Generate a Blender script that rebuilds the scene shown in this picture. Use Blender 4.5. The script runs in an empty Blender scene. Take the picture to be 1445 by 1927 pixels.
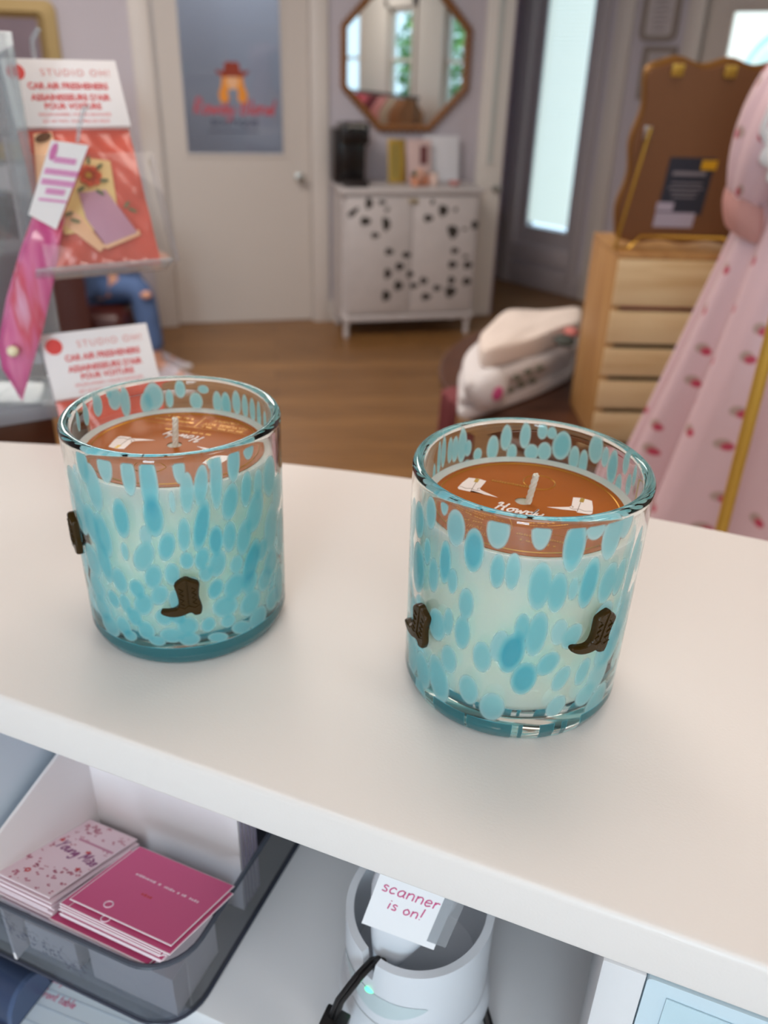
import bpy, bmesh, math, random
import numpy as np
from mathutils import Vector, Matrix
from math import sin, cos, pi, radians, sqrt, atan2

sc = bpy.context.scene
C = bpy.data.collections.new("shop"); sc.collection.children.link(C)
rnd = random.Random(7)

# ------------------------------------------------------------------ camera
IW, IH, FPX = 1445.0, 1927.0, 1563.3
PITCH, ROLL, CZ = 0.5027, -0.0309, 1.5
ZC = CZ - 0.2289                      # counter top height
_f = Vector((0, cos(PITCH), -sin(PITCH))); _r = Vector((1, 0, 0)); _d = _f.cross(_r)
RT = cos(ROLL) * _r + sin(ROLL) * _d
DN = -sin(ROLL) * _r + cos(ROLL) * _d
cam = bpy.data.cameras.new("camera"); camo = bpy.data.objects.new("camera", cam); C.objects.link(camo)
camo.matrix_world = Matrix(((RT.x, -DN.x, -_f.x, 0), (RT.y, -DN.y, -_f.y, 0), (RT.z, -DN.z, -_f.z, CZ), (0, 0, 0, 1)))
cam.sensor_fit = 'VERTICAL'; cam.sensor_height = 36.0; cam.sensor_width = 27.0
cam.lens = FPX / IH * 36.0
cam.clip_start = 0.01
cam.dof.use_dof = True; cam.dof.focus_distance = 0.275; cam.dof.aperture_fstop = 10.5
sc.camera = camo

# ------------------------------------------------------------------ world, lights, exposure
sc.view_settings.view_transform = 'Standard'; sc.view_settings.look = 'None'
sc.view_settings.exposure = 0.08; sc.view_settings.gamma = 1.0; sc.view_settings.use_curve_mapping = False
wd = bpy.data.worlds.new("sky"); sc.world = wd; wd.use_nodes = True
bg = wd.node_tree.nodes["Background"]; bg.inputs[0].default_value = (0.72, 0.88, 1.0, 1); bg.inputs[1].default_value = 3.2
def area(name, loc, target, sx, sy, power, col):
    l = bpy.data.lights.new(name, 'AREA'); l.shape = 'RECTANGLE'; l.size = sx; l.size_y = sy; l.energy = power; l.color = col
    o = bpy.data.objects.new(name, l); C.objects.link(o); o.location = loc
    o.rotation_euler = (Vector(target) - Vector(loc)).to_track_quat('-Z', 'Y').to_euler()
    return o
area("unseen_ceiling_light", (0.35, 1.1, 2.66), (0.35, 1.1, 0), 1.5, 0.9, 12, (1.0, 0.86, 0.76))
area("unseen_ceiling_light", (-1.2, 2.9, 2.66), (-1.2, 2.9, 0), 1.6, 1.0, 56, (1.0, 0.93, 0.87))
area("unseen_ceiling_light", (-0.3, -1.3, 2.66), (-0.3, -1.3, 0), 1.6, 1.0, 18, (0.95, 0.97, 1.0))
area("unseen_ceiling_light", (2.3, -1.3, 2.66), (2.3, -1.3, 0), 0.9, 0.9, 24, (1.0, 0.95, 0.88))  # unseen lamp added to brighten the walls reflected in the mirror
area("window_daylight", (5.2, -1.2, 4.3), (1.0, 0.2, 0.8), 5.5, 2.6, 520, (0.86, 0.95, 1.0))
area("window_daylight", (-0.85, -3.80, 1.72), (-0.85, 0, 1.72), 0.86, 1.74, 122, (0.86, 0.95, 1.0))
area("back_room_fill", (-0.95, 6.25, 2.45), (-0.8, 5.9, 1.0), 1.2, 0.8, 13, (0.93, 0.95, 1.0))  # unseen lamp added inside the windowless back room to brighten the door glass
sc.cycles.use_denoising = True
sc.cycles.max_bounces = 14; sc.cycles.diffuse_bounces = 4; sc.cycles.glossy_bounces = 6
sc.cycles.transmission_bounces = 12; sc.cycles.transparent_max_bounces = 16
sc.cycles.blur_glossy = 0.6; sc.cycles.sample_clamp_indirect = 6.0

# ------------------------------------------------------------------ helpers
def lin(c):
    r = []
    for v in c[:3]:
        v = v / 255.0
        r.append(v / 12.92 if v <= 0.04045 else ((v + 0.055) / 1.055) ** 2.4)
    return tuple(r) + (1.0,)

class NT:
    def __init__(s, name):
        s.m = bpy.data.materials.new(name); s.m.use_nodes = True
        s.n = s.m.node_tree.nodes; s.l = s.m.node_tree.links
        s.p = s.n["Principled BSDF"]; s.out = s.n["Material Output"]
    def node(s, t, **kw):
        n = s.n.new(t)
        for k, v in kw.items():
            if k in n.inputs: n.inputs[k].default_value = v
            else: setattr(n, k, v)
        return n
    def link(s, a, b): s.l.new(a, b)
    def coord(s, which='Object', scale=(1, 1, 1), rot=(0, 0, 0)):
        t = s.node('ShaderNodeTexCoord'); mp = s.node('ShaderNodeMapping')
        mp.inputs['Scale'].default_value = scale; mp.inputs['Rotation'].default_value = rot
        s.link(t.outputs[which], mp.inputs['Vector']); return mp.outputs['Vector']
    def ramp(s, fac, stops):
        r = s.node('ShaderNodeValToRGB'); e = r.color_ramp.elements
        while len(e) < len(stops): e.new(0.5)
        for i, (p, c) in enumerate(stops): e[i].position = p; e[i].color = c
        s.link(fac, r.inputs['Fac']); return r.outputs['Color']
    def bump(s, h, strength=0.2, dist=0.001):
        b = s.node('ShaderNodeBump'); b.inputs['Strength'].default_value = strength; b.inputs['Distance'].default_value = dist
        s.link(h, b.inputs['Height']); s.link(b.outputs['Normal'], s.p.inputs['Normal'])
    def noise(s, vec, scale, detail=3.0, rough=0.5):
        n = s.node('ShaderNodeTexNoise'); n.inputs['Scale'].default_value = scale; n.inputs['Detail'].default_value = detail
        n.inputs['Roughness'].default_value = rough
        if vec is not None: s.link(vec, n.inputs['Vector'])
        return n.outputs['Fac']

def pm(name, rgb, rough=0.5, metal=0.0, spec=0.5, bump=None, vary=0.0, vscale=8.0, trans=0.0, emit=None, coat=0.0):
    t = NT(name); p = t.p
    p.inputs['Base Color'].default_value = lin(rgb); p.inputs['Roughness'].default_value = rough
    p.inputs['Metallic'].default_value = metal; p.inputs['Specular IOR Level'].default_value = spec
    p.inputs['Coat Weight'].default_value = coat
    if trans: p.inputs['Transmission Weight'].default_value = trans
    if emit:
        p.inputs['Emission Color'].default_value = lin(rgb); p.inputs['Emission Strength'].default_value = emit
    v = t.coord()
    if vary:
        c = lin(rgb); d = tuple(x * (1 - vary) for x in c[:3]) + (1,); e = tuple(min(1, x * (1 + vary * 0.5)) for x in c[:3]) + (1,)
        col = t.ramp(t.noise(v, vscale), [(0.3, d), (0.7, e)]); t.link(col, p.inputs['Base Color'])
    if bump: t.bump(t.noise(v, bump[0], 2.0), bump[1], bump[2] if len(bump) > 2 else 0.001)
    return t.m

def wood(name, light, dark, axis='X', scale=1.0, rough=0.45, ring=9.0):
    t = NT(name); s = [14 * scale, 14 * scale, 14 * scale]; s['XYZ'.index(axis)] = 1.4 * scale
    v = t.coord('Object', tuple(s))
    n = t.noise(v, 1.6, 5.0, 0.55)
    w = t.node('ShaderNodeMath', operation='MULTIPLY'); t.link(n, w.inputs[0]); w.inputs[1].default_value = ring
    f = t.node('ShaderNodeMath', operation='SINE'); t.link(w.outputs[0], f.inputs[0])
    g = t.node('ShaderNodeMapRange'); t.link(f.outputs[0], g.inputs['Value']); g.inputs['From Min'].default_value = -1
    col = t.ramp(g.outputs['Result'], [(0.0, lin(light)), (0.6, lin(tuple(0.6 * a + 0.4 * b for a, b in zip(light, dark)))), (1.0, lin(dark))])
    t.link(col, t.p.inputs['Base Color']); t.p.inputs['Roughness'].default_value = rough
    t.bump(g.outputs['Result'], 0.08); return t.m

def acrylic(name, rgb=(235, 240, 242), tint=0.92, gloss_rough=0.03, haze=0.0):
    """thin clear sheet: fresnel gloss over plain transparency, with a little milky haze"""
    t = NT(name); t.n.remove(t.p)
    tr = t.node('ShaderNodeBsdfTransparent'); c = lin(rgb); tr.inputs['Color'].default_value = tuple(x * tint for x in c[:3]) + (1,)
    gl = t.node('ShaderNodeBsdfGlossy'); gl.inputs['Roughness'].default_value = gloss_rough
    fr = sheet_fresnel(t, 1.45)
    df = t.node('ShaderNodeBsdfDiffuse'); df.inputs['Color'].default_value = lin((225, 228, 232))
    mx = t.node('ShaderNodeMixShader'); mx.inputs[0].default_value = haze
    t.link(tr.outputs[0], mx.inputs[1]); t.link(df.outputs[0], mx.inputs[2])
    m2 = t.node('ShaderNodeMixShader'); t.link(fr.outputs[0], m2.inputs[0]); t.link(mx.outputs[0], m2.inputs[1]); t.link(gl.outputs[0], m2.inputs[2])
    t.link(m2.outputs[0], t.out.inputs['Surface']); return t.m

def sheet_fresnel(t, ior):
    """fresnel that treats both faces of a thin sheet as its outside"""
    g = t.node('ShaderNodeNewGeometry'); mr = t.node('ShaderNodeMapRange'); t.link(g.outputs['Backfacing'], mr.inputs['Value'])
    mr.inputs['To Min'].default_value = ior; mr.inputs['To Max'].default_value = 1 / ior
    fr = t.node('ShaderNodeFresnel'); t.link(mr.outputs['Result'], fr.inputs['IOR']); return fr

class MB:
    """collects shapes, becomes ONE mesh"""
    def __init__(s): s.v = []; s.f = []
    def add(s, vs, fs):
        o = len(s.v); s.v += [tuple(x) for x in vs]; s.f += [tuple(i + o for i in f) for f in fs]; return s
    def box(s, x0, x1, y0, y1, z0, z1, bev=0.0, M=None, seg=2):
        if bev <= 0:
            vs = [(x, y, z) for z in (z0, z1) for y in (y0, y1) for x in (x0, x1)]
            fs = [(0, 2, 3, 1), (4, 5, 7, 6), (0, 1, 5, 4), (2, 6, 7, 3), (0, 4, 6, 2), (1, 3, 7, 5)]
        else:
            bm = bmesh.new(); bmesh.ops.create_cube(bm, size=1.0)
            for q in bm.verts:
                q.co = Vector(((x0 + x1) / 2 + q.co.x * (x1 - x0), (y0 + y1) / 2 + q.co.y * (y1 - y0), (z0 + z1) / 2 + q.co.z * (z1 - z0)))
            bmesh.ops.bevel(bm, geom=bm.edges[:], offset=bev, segments=seg, profile=0.5, affect='EDGES')
            bm.verts.index_update(); vs = [tuple(q.co) for q in bm.verts]; fs = [tuple(q.index for q in f.verts) for f in bm.faces]; bm.free()
        if M is not None: vs = [M @ Vector(q) for q in vs]
        return s.add(vs, fs)
    def prism(s, poly, z0, z1, M=None, bev=0.0, seg=2, topbev=False):
        """polygon (xy) extruded z0..z1"""
        bm = bmesh.new(); b = [bm.verts.new((x, y, z0)) for x, y in poly]; t = [bm.verts.new((x, y, z1)) for x, y in poly]
        n = len(poly); a = sum(poly[i][0] * poly[(i + 1) % n][1] - poly[(i + 1) % n][0] * poly[i][1] for i in range(n))
        fb = bm.faces.new(b[::-1] if a > 0 else b); ft = bm.faces.new(t if a > 0 else t[::-1])
        for i in range(n):
            j = (i + 1) % n; q = [b[i], b[j], t[j], t[i]]; bm.faces.new(q if a > 0 else q[::-1])
        if bev > 0:
            eds = list(ft.edges) if topbev else list(ft.edges) + list(fb.edges)
            bmesh.ops.bevel(bm, geom=eds, offset=bev, segments=seg, profile=0.5, affect='EDGES')
        bmesh.ops.triangulate(bm, faces=[f for f in bm.faces if len(f.verts) > 4])
        bm.verts.index_update(); vs = [q.co.copy() for q in bm.verts]; fs = [tuple(q.index for q in f.verts) for f in bm.faces]; bm.free()
        if M is not None: vs = [M @ q for q in vs]
        return s.add(vs, fs)
    def lathe(s, prof, n=48, M=None, sx=1.0, sy=1.0):
        """profile [(r,z)...] around z; r==0 ends are capped by a single point"""
        vs = []; fs = []; rows = []
        for r, z in prof:
            if r <= 1e-9: rows.append([len(vs)]); vs.append(Vector((0, 0, z)))
            else:
                rows.append(list(range(len(vs), len(vs) + n)))
                for i in range(n):
                    a = 2 * pi * i / n; vs.append(Vector((r * cos(a) * sx, r * sin(a) * sy, z)))
        for A, B in zip(rows[:-1], rows[1:]):
            for i in range(n):
                j = (i + 1) % n
                if len(A) == 1 and len(B) == 1: continue
                if len(A) == 1: fs.append((A[0], B[j], B[i])) if False else fs.append((A[0], B[i], B[j])[::-1])
                elif len(B) == 1: fs.append((A[i], A[j], B[0]))
                else: fs.append((A[i], A[j], B[j], B[i]))
        if M is not None: vs = [M @ q for q in vs]
        return s.add(vs, fs)
    def tube(s, pts, r, n=8, closed=False, caps=True):
        pts = [Vector(p) for p in pts]; m = len(pts)
        rr = r if isinstance(r, (list, tuple)) else [r] * m
        vs = []; fs = []; up = None
        for i, p in enumerate(pts):
            a = pts[(i - 1) % m] if (closed or i > 0) else p; b = pts[(i + 1) % m] if (closed or i < m - 1) else p
            d = (b - a); d = d.normalized() if d.length > 1e-12 else Vector((0, 0, 1))
            if up is None: up = Vector((0, 0, 1)) if abs(d.z) < 0.9 else Vector((1, 0, 0))
            x = up.cross(d).normalized(); y = d.cross(x); up = y
            for k in range(n):
                t = 2 * pi * k / n; vs.append(p + (x * cos(t) + y * sin(t)) * rr[i])
        for i in range(m if closed else m - 1):
            j = (i + 1) % m
            for k in range(n):
                l = (k + 1) % n; fs.append((i * n + k, i * n + l, j * n + l, j * n + k))
        if caps and not closed:
            fs.append(tuple(range(n))[::-1]); fs.append(tuple((m - 1) * n + k for k in range(n)))
        return s.add(vs, fs)
    def ball(s, c, r, n=16, m=10):
        rx, ry, rz = r if isinstance(r, (list, tuple)) else (r, r, r)
        prof = [(sin(pi * i / m), -cos(pi * i / m)) for i in range(m + 1)]; prof[0] = (0, -1); prof[-1] = (0, 1)
        return s.lathe(prof, n, Matrix.Translation(c) @ Matrix.Diagonal((rx, ry, rz, 1)))
    def grid(s, fn, nu, nv, closeu=False):
        vs = [fn(i / (nu if closeu else nu - 1), j / (nv - 1)) for j in range(nv) for i in range(nu)]; fs = []
        for j in range(nv - 1):
            for i in range(nu if closeu else nu - 1):
                k = (i + 1) % nu; fs.append((j * nu + i, j * nu + k, (j + 1) * nu + k, (j + 1) * nu + i))
        return s.add(vs, fs)
    def xf(s, M): s.v = [tuple(M @ Vector(q)) for q in s.v]; return s
    def mapped(s, fn): s.v = [tuple(fn(*q)) for q in s.v]; return s
    def mesh(s, name, angle=40):
        me = bpy.data.meshes.new(name); me.from_pydata(s.v, [], s.f); me.update()
        me.polygons.foreach_set('use_smooth', [True] * len(me.polygons))
        if angle < 180: me.set_sharp_from_angle(angle=radians(angle))
        return me

def empty(name, loc=(0, 0, 0), rotz=0.0):
    o = bpy.data.objects.new(name, None); C.objects.link(o); o.location = loc; o.rotation_euler = (0, 0, rotz); o.empty_display_size = 0.05
    return o
def tag(o, label=None, cat=None, group=None, kind=None):
    if label: o['label'] = label
    if cat: o['category'] = cat
    if group: o['group'] = group
    if kind: o['kind'] = kind
    return o
def mloc(o): return Matrix.Translation(o.location) @ o.rotation_euler.to_matrix().to_4x4()
def thing(name, label, cat, loc=(0, 0, 0), rotz=0.0, group=None): return tag(empty(name, loc, rotz), label, cat, group)
def part(name, mb, m, parent, world=False, angle=40, label=None):
    """one mesh under a thing (or under one of its parts, which sit unmoved on their thing)"""
    if world:
        root = parent
        while root.parent: root = root.parent
        mb.xf(mloc(root).inverted())
    o = bpy.data.objects.new(name, mb.mesh(name, angle)); C.objects.link(o); o.data.materials.append(m); o.parent = parent
    if label: o['label'] = label
    return o
def single(name, mb, m, label, cat, group=None, loc=(0, 0, 0), rotz=0.0, angle=40, kind=None, world=False):
    o = bpy.data.objects.new(name, None if mb is None else mb.mesh(name, angle))
    o.location = loc; o.rotation_euler = (0, 0, rotz)
    if world:
        mb.xf(mloc(o).inverted()); o.data = mb.mesh(name, angle)
    C.objects.link(o); o.data.materials.append(m); return tag(o, label, cat, group, kind)
def struct(name, mb, m, loc=(0, 0, 0), rotz=0.0, parent=None, angle=40):
    o = bpy.data.objects.new(name, mb.mesh(name, angle)); C.objects.link(o); o.data.materials.append(m); o.location = loc; o.rotation_euler = (0, 0, rotz)
    if parent: o.parent = parent
    else: o['kind'] = 'structure'
    return o

# camera-calibrated measuring: a sight line met with a real plane of the room
def ray(x, y): return RT * ((x - IW / 2) / FPX) + DN * ((y - IH / 2) / FPX) + _f
CAM = Vector((0, 0, CZ))
def on_z(x, y, z): d = ray(x, y); return CAM + d * ((z - CZ) / d.z)
def on_y(x, y, Y): d = ray(x, y); return CAM + d * (Y / d.y)
def on_plane(x, y, p0, n): d = ray(x, y); return CAM + d * ((Vector(p0) - CAM).dot(n) / d.dot(n))

_txt = {}
def text(s, size=1.0, shear=0.0, bold=0.0, align='CENTER', spacing=1.0):
    """flat lettering (built-in font) as MB in xy, centred at its baseline"""
    cu = bpy.data.curves.new('t', 'FONT'); cu.body = s; cu.size = size; cu.shear = shear; cu.offset = bold; cu.align_x = align
    cu.space_character = spacing; cu.resolution_u = 3
    o = bpy.data.objects.new('t', cu); sc.collection.objects.link(o); bpy.context.view_layer.update()
    me = bpy.data.meshes.new_from_object(o.evaluated_get(bpy.context.evaluated_depsgraph_get()))
    mb = MB().add([v.co.copy() for v in me.vertices], [tuple(p.vertices) for p in me.polygons])
    bpy.data.objects.remove(o); bpy.data.curves.remove(cu); bpy.data.meshes.remove(me); return mb
GLYPH = {  # single-stroke hand, x 0..w, baseline 0, x-height .5, ascender 1
 'a': (.5, [[(.42,.4),(.25,.5),(.06,.3),(.1,.05),(.28,.02),(.42,.25),(.42,.48),(.42,.1),(.5,0)]]),
 'b': (.5, [[(.06,1),(.06,0),(.25,0),(.42,.15),(.4,.4),(.22,.5),(.06,.35)]]),
 'c': (.42,[[(.38,.42),(.2,.5),(.04,.25),(.14,.02),(.38,.08)]]),
 'd': (.5, [[(.42,.38),(.22,.48),(.05,.25),(.2,.0),(.42,.2),(.44,1),(.44,.05),(.5,0)]]),
 'e': (.44,[[(.05,.25),(.38,.3),(.3,.48),(.12,.45),(.04,.2),(.16,0),(.4,.1)]]),
 'f': (.34,[[(.34,.95),(.2,1),(.14,.8),(.14,0)],[(.0,.5),(.3,.5)]]),
 'g': (.48,[[(.4,.42),(.2,.5),(.05,.28),(.2,.08),(.4,.3),(.4,-.3),(.2,-.42),(.05,-.3)]]),
 'h': (.48,[[(.06,1),(.06,0)],[(.06,.3),(.24,.5),(.4,.4),(.42,0)]]),
 'i': (.2, [[(.1,.5),(.1,0)],[(.1,.7),(.1,.74)]]),
 'k': (.46,[[(.06,1),(.06,0)],[(.38,.5),(.08,.22),(.42,0)]]),
 'l': (.2, [[(.1,1),(.1,0)]]),
 'm': (.7, [[(.06,.5),(.06,0)],[(.06,.35),(.2,.5),(.32,.4),(.33,0)],[(.33,.35),(.48,.5),(.6,.4),(.62,0)]]),
 'n': (.48,[[(.06,.5),(.06,0)],[(.06,.32),(.24,.5),(.4,.4),(.42,0)]]),
 'o': (.46,[[(.23,.5),(.05,.3),(.12,.04),(.3,.02),(.42,.25),(.23,.5)]]),
 'p': (.46,[[(.06,.5),(.06,-.4)],[(.06,.35),(.25,.5),(.42,.3),(.3,.03),(.08,.1)]]),
 'r': (.36,[[(.06,.5),(.06,0)],[(.06,.3),(.2,.48),(.34,.45)]]),
 's': (.38,[[(.34,.45),(.15,.5),(.08,.36),(.3,.2),(.28,.03),(.04,.05)]]),
 't': (.34,[[(.15,.9),(.15,.1),(.3,0)],[(.0,.55),(.3,.55)]]),
 'u': (.48,[[(.06,.5),(.06,.15),(.2,0),(.4,.18)],[(.42,.5),(.42,.0)]]),
 'v': (.44,[[(.04,.5),(.2,0),(.4,.5)]]),
 'w': (.62,[[(.04,.5),(.14,0),(.3,.4),(.44,0),(.58,.5)]]),
 'y': (.46,[[(.05,.5),(.1,.2),(.24,.12),(.4,.3)],[(.42,.5),(.36,-.2),(.2,-.42),(.04,-.3)]]),
 'z': (.42,[[(.05,.5),(.38,.5),(.05,0),(.4,0)]]),
 'H': (.75,[[(.0,.78),(.06,.98),(.2,.98),(.2,.5),(.16,0)],[(.6,1.0),(.56,.5),(.58,.04),(.7,.06)],[(.1,.5),(.66,.56)]]),
 'N': (.6, [[(.06,0),(.06,1),(.5,0),(.5,1)]]),
 'M': (.8, [[(.06,0),(.12,1),(.36,.3),(.62,1),(.7,0)]]),
 'Y': (.6, [[(.05,1),(.28,.5),(.52,1)],[(.28,.5),(.24,-.1)]]),
 'B': (.6, [[(.1,0),(.1,1),(.4,.95),(.42,.6),(.1,.5),(.48,.4),(.46,.04),(.1,0)]]),
 'R': (.6, [[(.1,0),(.1,1),(.42,.92),(.42,.6),(.1,.5),(.52,0)]]),
 '/': (.4, [[(.0,-.1),(.35,1)]]),
 '!': (.2, [[(.12,1),(.1,.25)],[(.09,.05),(.09,.02)]]),
 "'": (.15,[[(.08,1),(.06,.8)]]), ',': (.15,[[(.08,.05),(.02,-.15)]]),
}
def hand(s, size, w, lean=0.0, n=6, connect=False):
    """single-stroke handwriting as flat tubes, centred"""
    mb = MB(); x = 0; segs = []; last = None
    for ch in s:
        if ch == ' ': x += .35; last = None; continue
        wd_, st = GLYPH[ch]
        for i, q in enumerate(st):
            pts = [(x + a, b) for a, b in q]
            if connect and i == 0 and last and ch.islower(): segs.append([last, pts[0]])
            segs.append(pts)
        if ch.islower(): last = (x + st[-1][-1][0], st[-1][-1][1])
        else: last = None
        x += wd_ + .08
    for q in segs:
        pts = [Vector(((a - x / 2 + lean * b) * size, b * size, 0)) for a, b in q]
        if len(pts) > 2:   # catmull-rom smoothing
            out = []
            for i in range(len(pts) - 1):
                p0 = pts[max(i - 1, 0)]; p1 = pts[i]; p2 = pts[i + 1]; p3 = pts[min(i + 2, len(pts) - 1)]
                for k in range(4):
                    t = k / 4; out.append(0.5 * ((2 * p1) + (-p0 + p2) * t + (2 * p0 - 5 * p1 + 4 * p2 - p3) * t * t + (-p0 + 3 * p1 - 3 * p2 + p3) * t ** 3))
            out.append(pts[-1]); pts = out
        t2 = MB().tube(pts, w, n); t2.v = [(a, b, c * 0.35) for a, b, c in t2.v]; mb.add(t2.v, t2.f)
    return mb
def faint_print(width, h, seed, words=4):
    """a line of print too small to read: little uneven marks"""
    r = random.Random(seed); mb = MB(); x = -width / 2; k = 0
    while x < width / 2:
        w_ = h * r.uniform(.35, .7)
        if r.random() < .84: mb.box(x, x + w_ * .75, h * r.uniform(0, .12), h * r.uniform(.7, 1), 0, .00006)
        x += w_ * 1.05
    return mb
def rrect(x0, x1, y0, y1, r, n=5):
    out = []
    for cx, cy, a0 in ((x1 - r, y1 - r, 0), (x0 + r, y1 - r, 90), (x0 + r, y0 + r, 180), (x1 - r, y0 + r, 270)):
        for i in range(n + 1):
            a = radians(a0 + 90 * i / n); out.append((cx + r * cos(a), cy + r * sin(a)))
    return out
def frame_m(o, x, y, z):   # matrix from origin and axes
    return Matrix(((x[0], y[0], z[0], o[0]), (x[1], y[1], z[1], o[1]), (x[2], y[2], z[2], o[2]), (0, 0, 0, 1)))
def poly_star(r, n=5, k=0.45): return [((r if i % 2 == 0 else r * k) * cos(pi / 2 + pi * i / n), (r if i % 2 == 0 else r * k) * sin(pi / 2 + pi * i / n)) for i in range(2 * n)]

# ------------------------------------------------------------------ materials
M_wall = pm("lavender_paint", (198, 191, 199), 0.75, bump=(220, 0.05))
M_purple = pm("purple_paint", (150, 132, 156), 0.75)
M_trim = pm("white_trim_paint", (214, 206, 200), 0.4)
M_door = pm("white_door_paint", (206, 197, 190), 0.42)
M_ceil = pm("ceiling_paint", (235, 232, 226), 0.85)
M_lam = NT("white_laminate"); M_lam.p.inputs['Base Color'].default_value = lin((236, 229, 224)); M_lam.p.inputs['Roughness'].default_value = 0.38
M_lam.bump(M_lam.noise(M_lam.coord(), 900.0, 1.0), 0.12, 0.0004); M_lam = M_lam.m
M_steel = pm("brushed_nickel", (190, 190, 185), 0.3, metal=1.0)
M_brass = pm("brass", (205, 160, 70), 0.28, metal=1.0)
M_gold = pm("gold_paint", (196, 160, 70), 0.38, metal=0.55)
M_black = pm("black_plastic", (18, 17, 18), 0.35)
M_white_pl = pm("white_plastic", (222, 226, 232), 0.32)
M_mirror = pm("mirror_silver", (240, 242, 240), 0.01, metal=1.0)
M_acr = acrylic("clear_acrylic", (249, 251, 251), 0.97, haze=0.06)
M_clear = acrylic("water_clear_acrylic", (254, 254, 254), tint=0.99, haze=0.015)
M_acr_soft = acrylic("frosted_acrylic", (246, 249, 250), 0.96, haze=0.25)
M_pane = acrylic("window_glass", (225, 232, 236), 0.95)
M_oak = wood("oak_planks", (150, 104, 62), (112, 72, 40), 'X')
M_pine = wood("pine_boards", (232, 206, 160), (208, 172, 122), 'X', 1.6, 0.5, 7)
M_pine_shaded = wood("pine_shaded", (192, 146, 90), (166, 118, 66), 'Z', 1.2, 0.5, 6)  # same pine, with the crate side's shade put into its colour
M_darkwood = wood("dark_walnut", (84, 50, 32), (50, 28, 18), 'X', 0.8, 0.35)
M_mdf = pm("brown_backing_board", (122, 80, 48), 0.6, vary=0.08, vscale=3)
M_paper = pm("white_card", (238, 232, 232), 0.55)

# floor boards
t = NT("oak_floor"); v = t.coord('Object', (1, 1, 1), (0, 0, radians(-8)))
br = t.node('ShaderNodeTexBrick'); br.inputs['Scale'].default_value = 1.0
br.inputs['Brick Width'].default_value = 1.5; br.inputs['Row Height'].default_value = 0.135; br.inputs['Mortar Size'].default_value = 0.0022
br.inputs['Color1'].default_value = lin((160, 116, 68)); br.inputs['Color2'].default_value = lin((136, 96, 54)); br.inputs['Mortar'].default_value = lin((84, 54, 32))
br.offset = 0.37; t.link(v, br.inputs['Vector'])
v2 = t.coord('Object', (2.2, 26, 1), (0, 0, radians(-8)))
nz = t.noise(v2, 1.5, 5.0, 0.6)
rm = t.ramp(nz, [(0.25, (0.62, 0.60, 0.58, 1)), (0.75, (1.12, 1.12, 1.12, 1))])
mx = t.node('ShaderNodeMix', data_type='RGBA', blend_type='MULTIPLY'); mx.inputs['Factor'].default_value = 1.0
t.link(br.outputs['Color'], mx.inputs['A']); t.link(rm, mx.inputs['B']); t.link(mx.outputs['Result'], t.p.inputs['Base Color'])
t.p.inputs['Roughness'].default_value = 0.36; M_floor = t.m

# ------------------------------------------------------------------ room shell
NW = radians(13.5); P0 = Vector((-0.487, 5.231, 0))                 # north wall (doors, mirror): x along wall, y away from the room
EW = radians(-46.7); Q0 = Vector((1.338, 6.037, 0))                 # slanting wall with the entrance
HT = 2.7
def nw(u, n, z): return P0 + Vector((cos(NW), sin(NW), 0)) * u + Vector((-sin(NW), cos(NW), 0)) * n + Vector((0, 0, z))
struct("floor", MB().box(-3.4, 3.6, -3.8, 8.2, -0.06, 0.0), M_floor)
struct("ceiling", MB().box(-3.4, 3.6, -3.8, 8.2, HT, HT + 0.06), M_ceil)
# north wall with the door opening (u -0.85..0.02) 
w = MB()
w.box(-2.95, -0.86, 0.0, 0.12, 0.0, HT); w.box(0.02, 1.07, 0.0, 0.12, 0.0, HT); w.box(-0.86, 0.02, 0.0, 0.12, 2.08, HT)
struct("wall_north", w, M_wall, P0, NW)
struct("wall_hall", MB().box(1.07, 1.19, -0.0, 1.75, 0.0, HT), M_purple, P0, NW)
# slanting wall: openings for the sidelight window (t -.56..-.12) and the entrance door (t .62..1.56)
w = MB(); zt = 2.08
w.box(-1.7, -0.62, 0.0, 0.14, 0, HT); w.box(-0.62, -0.10, 0.0, 0.14, 0, 0.30); w.box(-0.62, -0.10, 0.0, 0.14, zt, HT)
w.box(-0.10, 0.56, 0.0, 0.14, 0, HT); w.box(0.56, 1.56, 0.0, 0.14, zt, HT); w.box(1.56, 2.80, 0.0, 0.14, 0, HT)
struct("wall_east", w, M_wall, Q0, EW)
# far right wall with three daylight windows
EX = 3.26
w = MB(); wins = [(-3.25, -2.25), (-1.35, -0.65), (0.15, 0.95)]
ys = [-3.6] + [q for ab in wins for q in ab] + [4.1]
for i in range(0, len(ys), 2): w.box(EX, EX + 0.12, ys[i], ys[i + 1], 0, HT)
for a, b in wins: w.box(EX, EX + 0.12, a, b, 0, 0.85); w.box(EX, EX + 0.12, a, b, 2.05, HT)
struct("wall_right", w, M_trim)
for i, (a, b) in enumerate(wins):
    f = MB()
    for y0, y1, z0, z1 in ((a, a + .05, .85, 2.05), (b - .05, b, .85, 2.05), (a, b, .85, .91), (a, b, 1.99, 2.05), (a + .05, b - .05, 1.43, 1.47)):
        f.box(EX + .03, EX + .09, y0, y1, z0, z1)
    for y0, y1, z0, z1 in ((a - .09, a, .78, 2.14), (b, b + .09, .78, 2.14), (a - .09, b + .09, 2.05, 2.16), (a - .12, b + .12, .80, .85)):
        f.box(EX - .025, EX, y0, y1, z0, z1)
    fo = struct("window_%d" % (i + 2), f, M_trim)
    struct("pane", MB().box(EX + .055, EX + .061, a + .05, b - .05, .91, 1.99), M_pane, parent=fo)
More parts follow.
